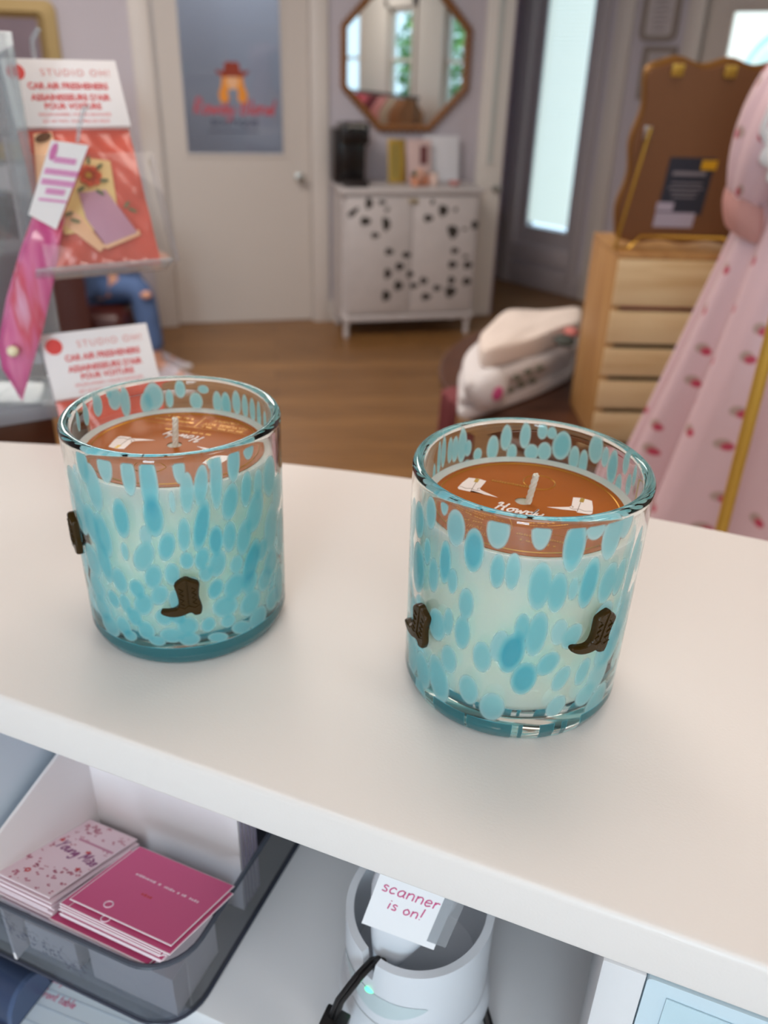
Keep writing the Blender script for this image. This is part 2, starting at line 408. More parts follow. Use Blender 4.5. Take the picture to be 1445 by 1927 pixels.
# south wall behind the camera with one unseen window, shaped to throw daylight on the crate
w = MB(); w.box(-3.4, -1.3, -3.72, -3.6, 0, HT); w.box(-0.4, 3.4, -3.72, -3.6, 0, HT); w.box(-1.3, -0.4, -3.72, -3.6, 0, 0.8); w.box(-1.3, -0.4, -3.72, -3.6, 2.62, HT)
struct("wall_south", w, M_trim)
f = MB()
for x0, x1, z0, z1 in ((-1.3, -1.24, .8, 2.62), (-.46, -.4, .8, 2.62), (-1.3, -.4, .8, .86), (-1.3, -.4, 2.56, 2.62), (-1.24, -.46, 1.66, 1.69)): f.box(x0, x1, -3.69, -3.62, z0, z1)
fo = struct("window_5", f, M_trim); struct("pane", MB().box(-1.24, -.46, -3.66, -3.654, .86, 2.56), M_pane, parent=fo)
struct("wall_left", MB().box(-3.36, -3.24, -3.6, 4.75, 0, HT), M_wall)
# dim back room behind the glazed door
w = MB(); w.box(-1.3, .9, 1.55, 1.6, 0, 2.6); w.box(-1.35, -1.3, .12, 1.6, 0, 2.6); w.box(.9, .95, .12, 1.6, 0, 2.6); w.box(-1.35, .95, .12, 1.6, 2.6, 2.64)
struct("wall_back_room", w, pm("cool_white_paint", (188, 190, 196), 0.8), P0, NW)

# ------------------------------------------------------------------ door with the shop sign in its glass
d = MB(); DY0, DY1 = 0.03, 0.07
d.box(-.83, -.70, DY0, DY1, .005, 2.06); d.box(-.157, -.005, DY0, DY1, .005, 2.06); d.box(-.70, -.157, DY0, DY1, .005, .98); d.box(-.70, -.157, DY0, DY1, 1.90, 2.06)
for x0, x1, z0, z1 in ((-.715, -.70, .965, 1.915), (-.157, -.142, .965, 1.915), (-.70, -.157, .965, .98), (-.70, -.157, 1.90, 1.915)): d.box(x0, x1, DY0 - .008, DY0, z0, z1)
door1 = struct("door_1", d, M_door, P0, NW)
t = NT("tinted_glass"); t.n.remove(t.p)
gl = t.node('ShaderNodeBsdfGlossy'); gl.inputs['Roughness'].default_value = 0.04
tr = t.node('ShaderNodeBsdfTransparent'); tr.inputs['Color'].default_value = (.86, .89, .93, 1)
fr = sheet_fresnel(t, 1.6); ms = t.node('ShaderNodeMixShader')
t.link(fr.outputs[0], ms.inputs[0]); t.link(tr.outputs[0], ms.inputs[1]); t.link(gl.outputs[0], ms.inputs[2]); t.link(ms.outputs[0], t.out.inputs['Surface']); M_tint = t.m
struct("pane", MB().box(-.70, -.157, .047, .053, .98, 1.90), M_tint, parent=door1)
k = MB(); R90 = Matrix.Translation((-.064, DY0, .853)) @ Matrix.Rotation(radians(90), 4, 'X')
k.lathe([(0, 0), (.030, 0), (.030, .006), (.012, .010), (.011, .030), (.022, .036), (.027, .048), (.022, .060), (0, .063)], 24, R90)
struct("door_handle", k, M_steel, parent=door1)
c = MB()
for x0, x1, z0, z1 in ((-.95, -.845, 0, 2.18), (.005, .10, 0, 2.18), (-.95, .10, 2.08, 2.19)): c.box(x0, x1, -.022, 0.0, z0, z1, .004)
for x0, x1, z0, z1 in ((-.86, -.835, 0, 2.08), (-.002, .02, 0, 2.08)): c.box(x0, x1, 0, .12, z0, z1)
struct("trim_1", c, M_trim, P0, NW)
struct("baseboard_north", MB().box(-2.9, -.95, -.016, 0, 0, .13, .003).box(.10, 1.07, -.016, 0, 0, .13, .003), M_trim, P0, NW)
# sign painted on the glass: hat, hair, face, two lines of lettering
sg = thing("door_sign", "cowgirl logo with brown hat and pink script on the door glass", "sign", P0, NW)
SX, SZ, SY = -.428, 1.36, .0445
def flat(poly, th=.002): return MB().prism(poly, 0, th)
toz = lambda x, z: Matrix(((1, 0, 0, x), (0, 0, -1, SY), (0, 1, 0, z), (0, 0, 0, 1)))
hair = [(-.055, .03), (.055, .03), (.062, -.03), (.080, -.075), (.072, -.115), (.045, -.12), (.022, -.10), (.03, -.06), (0, -.03), (-.03, -.06), (-.022, -.10), (-.045, -.12), (-.072, -.115), (-.080, -.075), (-.062, -.03)]
part("hair", flat(hair).xf(toz(SX, SZ)), pm("orange_ink", (236, 150, 48), .6), sg)
part("face", flat([(.034 * cos(a * pi / 12), .04 * sin(a * pi / 12) - .01) for a in range(24)], .003).xf(toz(SX, SZ)), pm("peach_ink", (240, 186, 140), .6), sg)
hat = [(-.092, .048), (-.080, .022), (-.05, .012), (.05, .012), (.080, .022), (.092, .048), (.07, .040), (.046, .040), (.04, .078), (.02, .088), (0, .082), (-.02, .088), (-.04, .078), (-.046, .040), (-.07, .040)]
part("hat", flat(hat, .004).xf(toz(SX, SZ)), pm("rust_ink", (150, 52, 24), .6), sg)
part("lettering", hand("Rowdy Blond", .075, .006, .25, connect=True).xf(toz(SX, 1.185)), pm("pink_ink", (196, 84, 96), .6), sg)
part("tagline", text("BOUTIQUE", .046, bold=.0012, spacing=1.2).xf(toz(SX, 1.125)).add(*(lambda b: (b.v, b.f))(MB().box(SX - .15, SX + .13, SY - .001, SY, 1.092, 1.098))), pm("navy_ink", (58, 62, 78), .6), sg)

# ------------------------------------------------------------------ narrow white door leaf beside the cabinet
d = MB(); d.box(1.00, 1.165, -.045, -.005, .01, 2.1, .004)
d.box(1.055, 1.10, -.052, -.045, .93, 1.95, .002)
door2 = struct("door_2", d, pm("lit_door_paint", (232, 226, 220), .42), P0, NW)  # door paint lightened in colour to imitate more light on this leaf
struct("pane", MB().box(1.062, 1.093, -.054, -.05, .94, 1.94), pm("frosted_strip", (196, 200, 196), .25), parent=door2)
k = MB(); k.lathe([(0, 0), (.022, 0), (.022, .005), (.010, .008), (.010, .03), (.02, .036), (.024, .046), (.018, .056), (0, .058)], 20, Matrix.Translation((1.13, -.045, .80)) @ Matrix.Rotation(radians(90), 4, 'X'))
struct("door_handle", k, M_steel, parent=door2)

# ------------------------------------------------------------------ sidelight window with blind, casing, wall frames, entrance door (slanting wall)
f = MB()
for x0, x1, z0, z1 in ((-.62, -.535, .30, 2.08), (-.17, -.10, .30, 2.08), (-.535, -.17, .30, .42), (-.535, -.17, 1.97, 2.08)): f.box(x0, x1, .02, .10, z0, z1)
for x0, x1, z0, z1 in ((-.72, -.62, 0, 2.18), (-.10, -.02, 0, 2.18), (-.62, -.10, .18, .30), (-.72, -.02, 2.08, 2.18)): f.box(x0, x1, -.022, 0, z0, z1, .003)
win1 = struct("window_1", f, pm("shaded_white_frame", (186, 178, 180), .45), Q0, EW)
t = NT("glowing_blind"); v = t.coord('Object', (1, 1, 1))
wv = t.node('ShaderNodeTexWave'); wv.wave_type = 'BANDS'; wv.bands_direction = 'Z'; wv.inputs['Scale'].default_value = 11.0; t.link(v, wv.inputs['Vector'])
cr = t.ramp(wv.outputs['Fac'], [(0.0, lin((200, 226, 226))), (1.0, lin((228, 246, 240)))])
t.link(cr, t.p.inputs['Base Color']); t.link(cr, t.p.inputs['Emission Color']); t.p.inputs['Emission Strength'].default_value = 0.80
bl = MB()
for i in range(60):
    z = .455 + i * .0252; bl.box(-.525, -.18, .028, .031, z, z + .0238)
struct("blind", bl, t.m, parent=win1)
struct("pane", MB().box(-.535, -.17, .05, .056, .42, 1.97), M_pane, parent=win1)
c = MB()
for x0, x1, z1 in ((.03, .155, 2.6), (.515, .62, 2.19)): c.box(x0, x1, -.03, 0, 0, z1, .005); c.box(x0 + .03, x1 - .03, -.037, -.03, 0, z1, .003)
c.box(.515, 1.62, -.03, 0, 2.08, 2.2, .005)
struct("trim_2", c, M_trim, Q0, EW)
struct("baseboard_east", MB().box(-1.65, -.72, -.018, 0, 0, .16, .003).box(-.62, .03, -.018, 0, 0, .16, .003).box(.155, .515, -.018, 0, 0, .16, .003).box(1.62, 2.7, -.018, 0, 0, .16, .003), pm("grey_baseboard", (176, 168, 170), .5), Q0, EW)
d = MB()
for x0, x1, z0, z1 in ((.563, .775, .01, 2.075), (1.40, 1.557, .01, 2.075), (.775, 1.40, .01, .95), (.775, 1.40, 1.775, 2.075)): d.box(x0, x1, .03, .075, z0, z1)
for x0, x1, z0, z1 in ((.75, .78, .93, 1.80), (1.395, 1.425, .93, 1.80), (.78, 1.395, .93, .96), (.78, 1.395, 1.765, 1.80)): d.box(x0, x1, .018, .03, z0, z1, .004)
door3 = struct("door_3", d, M_door, Q0, EW)
t = NT("bright_leaded_glass"); v = t.coord('Object')
gx = t.node('ShaderNodeVectorMath', operation='SUBTRACT'); t.link(v, gx.inputs[0]); gx.inputs[1].default_value = (1.0875, 0, 1.36)
sx = t.node('ShaderNodeVectorMath', operation='MULTIPLY'); t.link(gx.outputs[0], sx.inputs[0]); sx.inputs[1].default_value = (1 / .25, 0, 1 / .36)
ln = t.node('ShaderNodeVectorMath', operation='LENGTH'); t.link(sx.outputs[0], ln.inputs[0])
cr = t.ramp(ln.outputs['Value'], [(0.0, lin((150, 226, 240))), (0.62, lin((190, 238, 240))), (0.80, lin((222, 246, 246))), (0.82, lin((150, 216, 236))), (0.90, lin((160, 220, 238))), (0.92, lin((226, 246, 246))), (1.0, lin((232, 248, 248)))])
t.link(cr, t.p.inputs['Base Color']); t.link(cr, t.p.inputs['Emission Color']); t.p.inputs['Emission Strength'].default_value = 1.05; t.p.inputs['Roughness'].default_value = .15
struct("pane", MB().box(.775, 1.40, .045, .055, .95, 1.775), t.m, parent=door3)
# two framed notices on the wall between window and entrance
def notice(name, label, x0, x1, z0, z1, r, lines):
    o = thing(name, label, "picture frame", Q0, EW, None)
    out = rrect(x0, x1, z0, z1, r); inn = rrect(x0 + .03, x1 - .03, z0 + .03, z1 - .03, max(r - .03, .004)); n = len(out)
    toy = lambda y: (lambda p: (p[0], y, p[1]))
    fm = MB(); vs = [(p[0], -.002, p[1]) for p in out] + [(p[0], -.022, p[1]) for p in out] + [(p[0], -.022, p[1]) for p in inn] + [(p[0], -.008, p[1]) for p in inn]
    fs = []
    for a, b in ((0, 1), (1, 2), (2, 3)):
        for i in range(n): j = (i + 1) % n; fs.append((a * n + i, a * n + j, b * n + j, b * n + i))
    part("frame", fm.add(vs, fs), pm("taupe_frame", (150, 138, 128), .5), o)
    part("print", MB().prism([(p[0], p[1]) for p in inn], 0, .004, Matrix(((1, 0, 0, 0), (0, 0, -1, -.004), (0, 1, 0, 0), (0, 0, 0, 1)))), pm("grey_print", (196, 188, 188), .5), o)
    ink = MB()
    for i in range(lines):
        z = z1 - .06 - i * (z1 - z0 - .1) / lines; wv_ = rnd.uniform(.45, .95) * (x1 - x0 - .1) / 2; xm = (x0 + x1) / 2
        ink.box(xm - wv_, xm + wv_, -.0095, -.008, z - .006, z)
    part("lettering", ink, pm("grey_ink", (130, 120, 124), .6), o); return o
notice("picture_frame", "tall taupe frame with rounded corners round a printed notice, on the slanting wall", .205, .455, 1.617, 2.02, .05, 12)
notice("picture_frame", "small square-cornered dark-edged frame just below the rounded notice, half behind the wavy board", .255, .478, 1.30, 1.592, .006, 6)
# dark garments on a wall peg rail in the dim hall
hg = thing("wall_hook_rail", "dark peg rail fixed to the hall wall left of the bright blind", "hook rail", Q0, EW)
part("rail", MB().box(-1.25, -.80, -.02, 0, 1.62, 1.68, .003), M_darkwood, hg)
for i, px_ in enumerate((-1.18, -1.02, -.86)): part("peg", MB().tube([(px_, -.02, 1.65), (px_, -.07, 1.655)], .008), M_darkwood, hg)
def hung(label, x, z0, z1, wd_, col):
    def fn(u, q):
        a = 2 * pi * u; ww = wd_ * (.55 + .45 * (1 - q)) * (1 + .06 * sin(5 * a)); return (x + ww * cos(a), -.075 + .045 * sin(a) * (1 + .3 * sin(7 * a)), z0 + (z1 - z0) * q)
    single("hanging_garment", MB().grid(fn, 28, 10, True), pm("cloth_%d%d%d" % col, col, .85), label, "garment", "garments hanging in the dim hall", Q0, EW)
hung("dark maroon garment hanging on the hall peg rail, highest of three", -1.02, 1.15, 1.64, .085, (66, 34, 44))
hung("navy blue garment on the hall peg rail nearest the bright blind", -.86, .92, 1.64, .075, (40, 52, 92))
hung("long black garment on the hall peg rail farthest from the blind", -1.18, .8, 1.64, .08, (24, 24, 30))
bk = thing("storage_basket", "brown woven storage basket on the hall floor below the garments", "basket", Q0 + Vector((cos(EW), sin(EW), 0)) * -.84 + Vector((sin(EW), -cos(EW), 0)) * .19, EW)
part("body", MB().lathe([(0, .0), (.15, 0), (.165, .1), (.17, .5), (.16, .5), (.155, .02), (0, .02)], 32), pm("woven_cane", (96, 72, 40), .8, bump=(90, .5)), bk)
part("rim", MB().tube([(.166 * cos(a * pi / 16), .166 * sin(a * pi / 16), .5) for a in range(32)], .011, 8, True), pm("cane_rim", (80, 58, 32), .7), bk)
# large gold framed picture on the north wall, far left
gp = thing("picture_frame", "wide gold picture frame round a dull mauve canvas, left of the glazed door", "picture frame", P0, NW)
out = rrect(-2.2, -1.305, .95, 1.70, .05); inn = rrect(-2.12, -1.40, 1.03, 1.615, .012); n = len(out)
vs = [(p[0], -.001, p[1]) for p in out] + [(p[0], -.035, p[1]) for p in out] + [(p[0] * .35 + q[0] * .65, -.042, p[1] * .35 + q[1] * .65) for p, q in zip(out, inn)] + [(p[0], -.012, p[1]) for p in inn]; fs = []
for a, b in ((0, 1), (1, 2), (2, 3)):
    for i in range(n): j = (i + 1) % n; fs.append((a * n + i, a * n + j, b * n + j, b * n + i))
part("frame", MB().add(vs, fs), pm("antique_gold", (168, 142, 92), .5, metal=.3), gp)
part("canvas", MB().box(-2.12, -1.40, -.012, -.006, 1.03, 1.615), pm("mauve_canvas", (132, 116, 126), .7, vary=.12, vscale=5), gp)

# ------------------------------------------------------------------ octagonal mirror
mo = thing("wall_mirror", "octagonal mirror in a ribbed brown cane frame above the white cabinet", "mirror", P0, NW)
mc = (.546, 1.487); OR = .372 / cos(pi / 8); rot8 = pi / 8
octp = lambda r: [(mc[0] + r * cos(rot8 + i * pi / 4), mc[1] + r * sin(rot8 + i * pi / 4)) for i in range(8)]
onw = Matrix(((1, 0, 0, 0), (0, 0, -1, 0), (0, 1, 0, 0), (0, 0, 0, 1)))    # polygon xy -> wall xz, thickness towards the room
o8 = octp(OR); i8 = octp(OR - .036); fs = []; vs = []
for r_, y_ in ((OR, -.002), (OR, -.028), (OR - .012, -.036), (OR - .024, -.034), (OR - .036, -.024), (OR - .036, -.008)):
    vs += [(p[0], y_, p[1]) for p in octp(r_)]
for a in range(5):
    for i in range(8): j = (i + 1) % 8; fs.append((a * 8 + i, a * 8 + j, a * 8 + 8 + j, a * 8 + 8 + i))
fm = MB().add(vs, fs)
for i in range(8):       # the raised knobbly beads of the frame
    p, q = o8[i], o8[(i + 1) % 8]
    for k in range(9):
        s = (k + .5) / 9; fm.ball((p[0] * (1 - s) + q[0] * s, -.026, p[1] * (1 - s) + q[1] * s), (.011, .008, .011), 8, 6)
part("frame", fm, pm("cane_brown", (140, 92, 50), .5, vary=.15, vscale=20), mo)
part("glass", MB().prism(octp(OR - .034), .006, .010, onw), M_mirror, mo)

# ------------------------------------------------------------------ white cabinet with cut-out doors
cb = thing("cabinet", "white accent cabinet with leaf cut-out doors on turned legs", "cabinet", P0, NW)
x0, x1, yf, yb, zb, zt = .115, .925, -.40, -.04, .135, .845
M_cab = pm("whitewashed_wood", (204, 198, 198), .5, vary=.05, vscale=14)
M_hole_shade = pm("hole_shade", (62, 58, 54), .9)
b = MB(); b.box(x0, x1, yf + .02, yb, zb, zt - .025); part("body", b, M_cab, cb)
part("top", MB().box(x0 - .015, x1 + .015, yf - .015, yb + .01, zt - .025, zt, .005), M_cab, cb)
part("apron", MB().box(x0, x1, yf, yf + .03, zb - .035, zb, .003).box(x0, x0 + .03, yf + .02, yb, zb - .035, zb, .003).box(x1 - .03, x1, yf + .02, yb, zb - .035, zb, .003), M_cab, cb)
for lx in (x0 + .028, x1 - .028):
    for ly in (yf + .03, yb - .03):
        part("leg", MB().lathe([(0, 0), (.016, 0), (.019, .02), (.015, .04), (.021, .075), (.024, .10), (0, .10)], 16, Matrix.Translation((lx, ly, .0))), M_cab, cb)
# dark plates painting the shade inside the holes: px measured on the photo, kept as u,z on the door face
HO = [(135,220,62,30,40),(300,125,36,62,0),(437,115,36,26,0),(262,312,50,48,0),(365,460,40,32,0),(478,340,38,78,10),(490,190,26,20,30),(510,630,42,40,0),(690,665,44,36,0),(620,785,44,48,0),(495,860,36,62,0),(605,985,44,60,0),(728,865,34,38,0),(478,1090,42,66,0),(770,985,40,34,0),(870,935,40,44,0),(1010,1010,40,38,0),(895,1100,50,42,0),(920,280,46,42,0),(1075,200,46,64,10),(1175,420,50,78,25),(1195,620,40,36,0),(1172,765,46,44,0),(1330,770,44,44,0),(1310,680,28,20,0),(1405,350,36,48,0),(1150,1050,56,66,15),(1160,930,36,50,0),(1320,940,44,48,0),(1300,395,24,16,0),(965,110,20,30,0),(1205,190,18,26,0)]
xm = (x0 + x1) / 2
for side, (a, bb) in enumerate(((x0 + .022, xm - .002), (xm + .002, x1 - .022))):
    dr = part("door", MB().box(a, bb, yf, yf + .018, zb + .01, zt - .035, .003).box(a + .02, bb - .02, yf - .003, yf, zb + .03, zt - .055, .002), M_cab, cb)
    for X, Y, ha, hb, tl in HO:
        px_, py_ = 640 + X * 260 / 1445, 360 + Y * 240 / 1334
        nrm = Vector((-sin(NW), cos(NW), 0)); p = on_plane(px_, py_, P0 + nrm * yf, nrm) - P0; u = p.dot(Vector((cos(NW), sin(NW), 0))); z = p.z
        if not (a < u < bb): continue
        s = 5.2 / 1720 * .18 * 1.12; pts = []
        for k in range(14):   # a leaf: pointed oval with a nick
            th = 2 * pi * k / 14; rr = 1 - .22 * abs(sin(th)) ** 3 + .12 * cos(3 * th)
            pts.append((ha * s * rr * cos(th), hb * s * rr * sin(th)))
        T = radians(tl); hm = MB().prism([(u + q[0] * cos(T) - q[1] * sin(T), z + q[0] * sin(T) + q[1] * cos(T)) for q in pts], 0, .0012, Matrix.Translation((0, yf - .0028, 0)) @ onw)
        part("cutout_shade", hm, M_hole_shade, dr)
part("latch", MB().box(xm - .028, xm + .028, yf - .012, yf, zt - .075, zt - .05, .004), pm("aged_brass", (176, 160, 130), .5, metal=.5), cb)
zc = zt
# coffee maker on the cabinet
cf = thing("coffee_maker", "black pod coffee maker standing at the left end of the cabinet top", "coffee maker", nw(.205, -.21, zc + .001), NW)
M_cof = pm("gloss_black_plastic", (20, 17, 18), .25, coat=.3); M_cofb = pm("espresso_plastic", (40, 30, 30), .35)
part("body", MB().box(-.075, .075, .0, .13, 0, .315, .012), M_cof, cf)
part("brew_head", MB().box(-.078, .078, -.10, .05, .215, .328, .018, seg=3), M_cof, cf)
part("drip_tray", MB().box(-.07, .07, -.13, .01, 0, .028, .006).box(-.058, .058, -.122, -.01, .028, .032), M_cofb, cf)
part("water_tank", MB().box(-.108, -.078, -.0, .12, .012, .29, .008), M_cofb, cf)
part("handle", MB().tube([(-.05, -.098, .30), (-.05, -.118, .312), (.05, -.118, .312), (.05, -.098, .30)], .006), M_steel, cf)
# cards and frames beside it
def stand_card(label, u, n, w_, h_, m, th=.006, cat="card", tilt=10, name="greeting_card"):
    o = thing(name, label, cat, nw(u, n, zc + .001), NW); Mx = Matrix.Rotation(radians(-tilt), 4, 'X')
    part("panel", MB().box(-w_ / 2, w_ / 2, -th / 2, th / 2, .002, h_, .001, Mx), m, o); return o, Mx
fr_, Mx = stand_card("plain white canvas leaning on the cabinet wall, largest of the cabinet-top pieces", .765, -.09, .215, .25, pm("plain_white", (226, 226, 232), .6), .02, "canvas", 9, "white_canvas")
gd, Mx = stand_card("gold framed card at the left of the group on the cabinet top", .478, -.16, .10, .235, M_gold)
part("print", MB().box(-.04, .02, -.0045, -.003, .02, .215, 0, Mx), pm("olive_gold_print", (158, 136, 62), .6), gd)
rd, Mx = stand_card("pale card with a dark red picture, right of the gold card", .615, -.15, .145, .235, pm("rose_paper", (216, 188, 184), .6))
part("picture", MB().box(.005, .05, -.0045, -.003, .10, .20, .002, Mx), pm("wine_print", (110, 58, 60), .6), rd)
mp = thing("potted_plant", "tiny potted plant with green leaves and peach blooms before the cards", "plant", nw(.56, -.28, zc + .001), NW)
part("pot", MB().lathe([(0, 0), (.026, 0), (.034, .05), (.030, .05), (.024, .006), (0, .006)], 20), pm("terracotta_pot", (214, 150, 120), .7), mp)
lf = MB()
for i in range(26):
    a = rnd.uniform(0, 2 * pi); e = rnd.uniform(.2, 1.1); L = rnd.uniform(.03, .055); d_ = Vector((cos(a) * cos(e), sin(a) * cos(e), sin(e)))
    s_ = Vector((-sin(a), cos(a), 0)); b0 = Vector((0, 0, .045))
    lf.add([b0, b0 + d_ * L * .5 + s_ * .009, b0 + d_ * L, b0 + d_ * L * .5 - s_ * .009], [(0, 1, 2, 3)])
part("leaves", lf, pm("leaf_green", (74, 112, 44), .6), mp)
bl_ = MB()
for i in range(12): bl_.ball((rnd.uniform(.0, .05), rnd.uniform(-.03, .03), rnd.uniform(.045, .085)), .011, 8, 6)
part("blooms", bl_, pm("peach_petals", (236, 188, 166), .7), mp)
for i, (u, cc, lb) in enumerate(((.60, (226, 150, 116), "peach coloured votive jar to the right of the tiny plant"), (.655, (236, 208, 196), "cream votive jar beside the peach one on the cabinet"))):
    j = thing("votive_jar", lb, "jar", nw(u + .02, -.25, zc + .001), NW)
    part("body", MB().lathe([(0, 0), (.022, 0), (.025, .008), (.025, .055), (.021, .06), (0, .06)], 20), pm("jar_%d" % i, cc, .35), j)
    part("lid", MB().lathe([(0, .06), (.023, .06), (.023, .07), (0, .072)], 20), pm("jar_lid_%d" % i, (200, 180, 170), .4), j)
rb = thing("trinket_dish", "small rose trinket dish in front of the white canvas", "dish", nw(.80, -.25, zc + .001), NW)
part("bowl", MB().lathe([(0, 0), (.02, 0), (.034, .014), (.036, .022), (.033, .022), (.02, .006), (0, .005)], 24), pm("rose_glaze", (206, 140, 136), .3), rb)

# ------------------------------------------------------------------ seated shopper and the leather tub chair
PX, PY = -1.45, 4.17
ch = thing("tub_chair", "dark brown leather tub chair under the seated shopper", "armchair", (PX - .12, PY, 0), radians(90))   # faces +x
M_lea = pm("oxblood_leather", (66, 26, 20), .38, bump=(60, .15))
part("seat", MB().box(-.30, .30, -.30, .30, .22, .39, .05, seg=4), M_lea, ch)
def arc_wall(u, v):
    a = radians(205 - 230 * u) + radians(-0) ; a = radians(-25 + 230 * u)
    top = .66 + .20 * sin(pi * u) ** 2; R_ = .40 + (.03 if .25 < v < .75 else 0)
    q = v * 4
    if q < 1: r_, z = .43, .14 + (top - .14) * q
    elif q < 2: r_, z = .43 - .09 * (q - 1), top + .025 * sin(pi * (q - 1))
    elif q < 3: r_, z = .34, top + (.14 - top) * (q - 2)
    else: r_, z = .34 + .09 * (q - 3), .14
    return (r_ * cos(a), r_ * sin(a), z)
part("backrest", MB().grid(arc_wall, 40, 25), M_lea, ch)
for sx_ in (-.24, .24):
    for sy_ in (-.22, .26): part("leg", MB().lathe([(0, 0), (.016, 0), (.024, .23), (0, .23)], 12, Matrix.Translation((sx_, sy_, 0))), M_darkwood, ch)

def skin(name, pts, edges, m, parent, root=0, sub=2, world=True):
    """one continuous body surface grown along a skeleton"""
    me = bpy.data.meshes.new(name); bm = bmesh.new(); L = bm.verts.layers.skin.verify()
    vv = []
    for i, p in enumerate(pts):
        q = bm.verts.new(p[0]); q[L].radius = (p[1], p[2] if len(p) > 2 else p[1]); q[L].use_root = (i == root); vv.append(q)
    for a, b in edges: bm.edges.new((vv[a], vv[b]))
    bm.to_mesh(me); bm.free()
    o = bpy.data.objects.new(name, me); C.objects.link(o); me.materials.append(m)
    s = o.modifiers.new('skin', 'SKIN'); s.use_smooth_shade = True; s.branch_smoothing = .6
    u = o.modifiers.new('sub', 'SUBSURF'); u.levels = sub; u.render_levels = sub
    o.parent = parent; return o
ps = thing("person", "seated person in olive top and ripped blue jeans at the far left", "person", (PX, PY, 0), 0)
M_skin = pm("skin", (206, 152, 128), .55); M_jean = pm("blue_denim", (84, 108, 152), .85, vary=.18, vscale=10); M_olive = pm("olive_knit", (104, 104, 62), .9); M_hair = pm("brown_hair", (70, 46, 32), .6)
hz = .50
def limb(side):
    bk_ = -.10 if side > 0 else 0.0; hip = Vector((-.02, side * .10, hz)); knee = Vector((.235 + bk_, side * .105 - .02, .475)); ank = Vector((.275 + bk_, side * .11 - .02, .10)); toe = Vector((.435 + bk_, side * .115 - .02, .045))
    return hip, knee, ank, toe
bp = [((-.03, 0, hz), .13, .11), ((-.05, 0, .68), .12, .095), ((-.02, 0, .88), .15, .10), ((.03, 0, 1.00), .055, .055), ((.06, 0, 1.07), .06, .055), ((.08, 0, 1.17), .095, .085), ((.085, 0, 1.25), .075, .075)]
be = [(0, 1), (1, 2), (2, 3), (3, 4), (4, 5), (5, 6)]
for sd in (1, -1):
    h_, k_, a_, t_ = limb(sd); n0 = len(bp)
    bp += [(tuple(h_ + Vector((.04, 0, 0))), .078), (tuple((h_ + k_) / 2), .072), (tuple(k_), .057), (tuple((k_ * .6 + a_ * .4)), .053), (tuple(a_), .036), (tuple((a_ + t_) / 2 - Vector((0, 0, .035))), .036, .028), (tuple(t_ - Vector((.02, 0, 0))), .03, .02)]
    be += [(0, n0)] + [(n0 + i, n0 + i + 1) for i in range(6)]
    n1 = len(bp)
    bp += [((-.01, sd * .19, .90), .055), ((.03, sd * .24, .70), .042), ((.20, sd * .13, .60), .033), ((.25, sd * .09, .585), .03, .02)]
    be += [(2, n1)] + [(n1 + i, n1 + i + 1) for i in range(3)]
body = skin("body", bp, be, M_skin, ps)
for sd in (1, -1):       # five bent fingers resting on the lap
    hm = MB()
    for i in range(4):
        y_ = sd * .09 + (i - 1.5) * .019; L = (.060, .070, .066, .052)[i]
        hm.tube([(.245, y_, .592), (.27 + L * .2, y_, .590), (.27 + L * .6, y_, .582), (.27 + L * .85, y_, .568)], [.009, .009, .0085, .007], 8)
    hm.tube([(.21, sd * .09 - sd * .03, .598), (.235, sd * .09 - sd * .05, .592), (.262, sd * .09 - sd * .055, .584)], [.011, .010, .008], 8)
    part("hand", hm, M_skin, ps)
jp = [((-.03, 0, hz), .145, .125)]; je = []
for sd in (1, -1):
    h_, k_, a_, t_ = limb(sd); n0 = len(jp)
    jp += [(tuple(h_ + Vector((.05, 0, 0))), .092), (tuple((h_ + k_) / 2), .083), (tuple(k_), .068), (tuple(k_ * .6 + a_ * .4), .064), (tuple(a_ + Vector((0, 0, .05))), .05)]
    je += [(0, n0)] + [(n0 + i, n0 + i + 1) for i in range(4)]
skin("jeans", jp, je, M_jean, ps)
for sd in (-1,):
    h_, k_, a_, t_ = limb(sd)
    part("knee_rip", MB().ball(k_ + Vector((.035, -.045, -.02)), (.028, .030, .018), 14, 8), M_skin, ps, label="frayed hole baring the knee")
tp = [((-.04, 0, .56), .155, .125), ((-.05, 0, .70), .14, .115), ((-.02, 0, .88), .165, .115), ((.02, 0, .965), .08, .07)]; te = [(0, 1), (1, 2), (2, 3)]
for sd in (1, -1):
    n1 = len(tp); tp += [((-.01, sd * .19, .90), .07), ((.03, sd * .24, .70), .055), ((.17, sd * .15, .615), .045)]; te += [(2, n1), (n1, n1 + 1), (n1 + 1, n1 + 2)]
skin("top", tp, te, M_olive, ps)
part("hair", MB().ball((.055, 0, 1.22), (.115, .105, .12), 20, 12).ball((-.01, 0, 1.08), (.07, .10, .13), 16, 10), M_hair, ps)
part("nose", MB().ball((.178, 0, 1.165), (.016, .012, .02), 10, 8), M_skin, ps); part("mouth", MB().ball((.163, 0, 1.118), (.010, .026, .008), 10, 8), pm("lip_rose", (176, 100, 96), .5), ps)
for sd in (1, -1): part("eye", MB().ball((.157, sd * .035, 1.19), (.012, .014, .009), 10, 8), pm("eye_brown_%d" % (sd + 1), (60, 44, 36), .4), ps); part("ear", MB().ball((.08, sd * .10, 1.175), (.02, .012, .03), 10, 8), M_skin, ps)
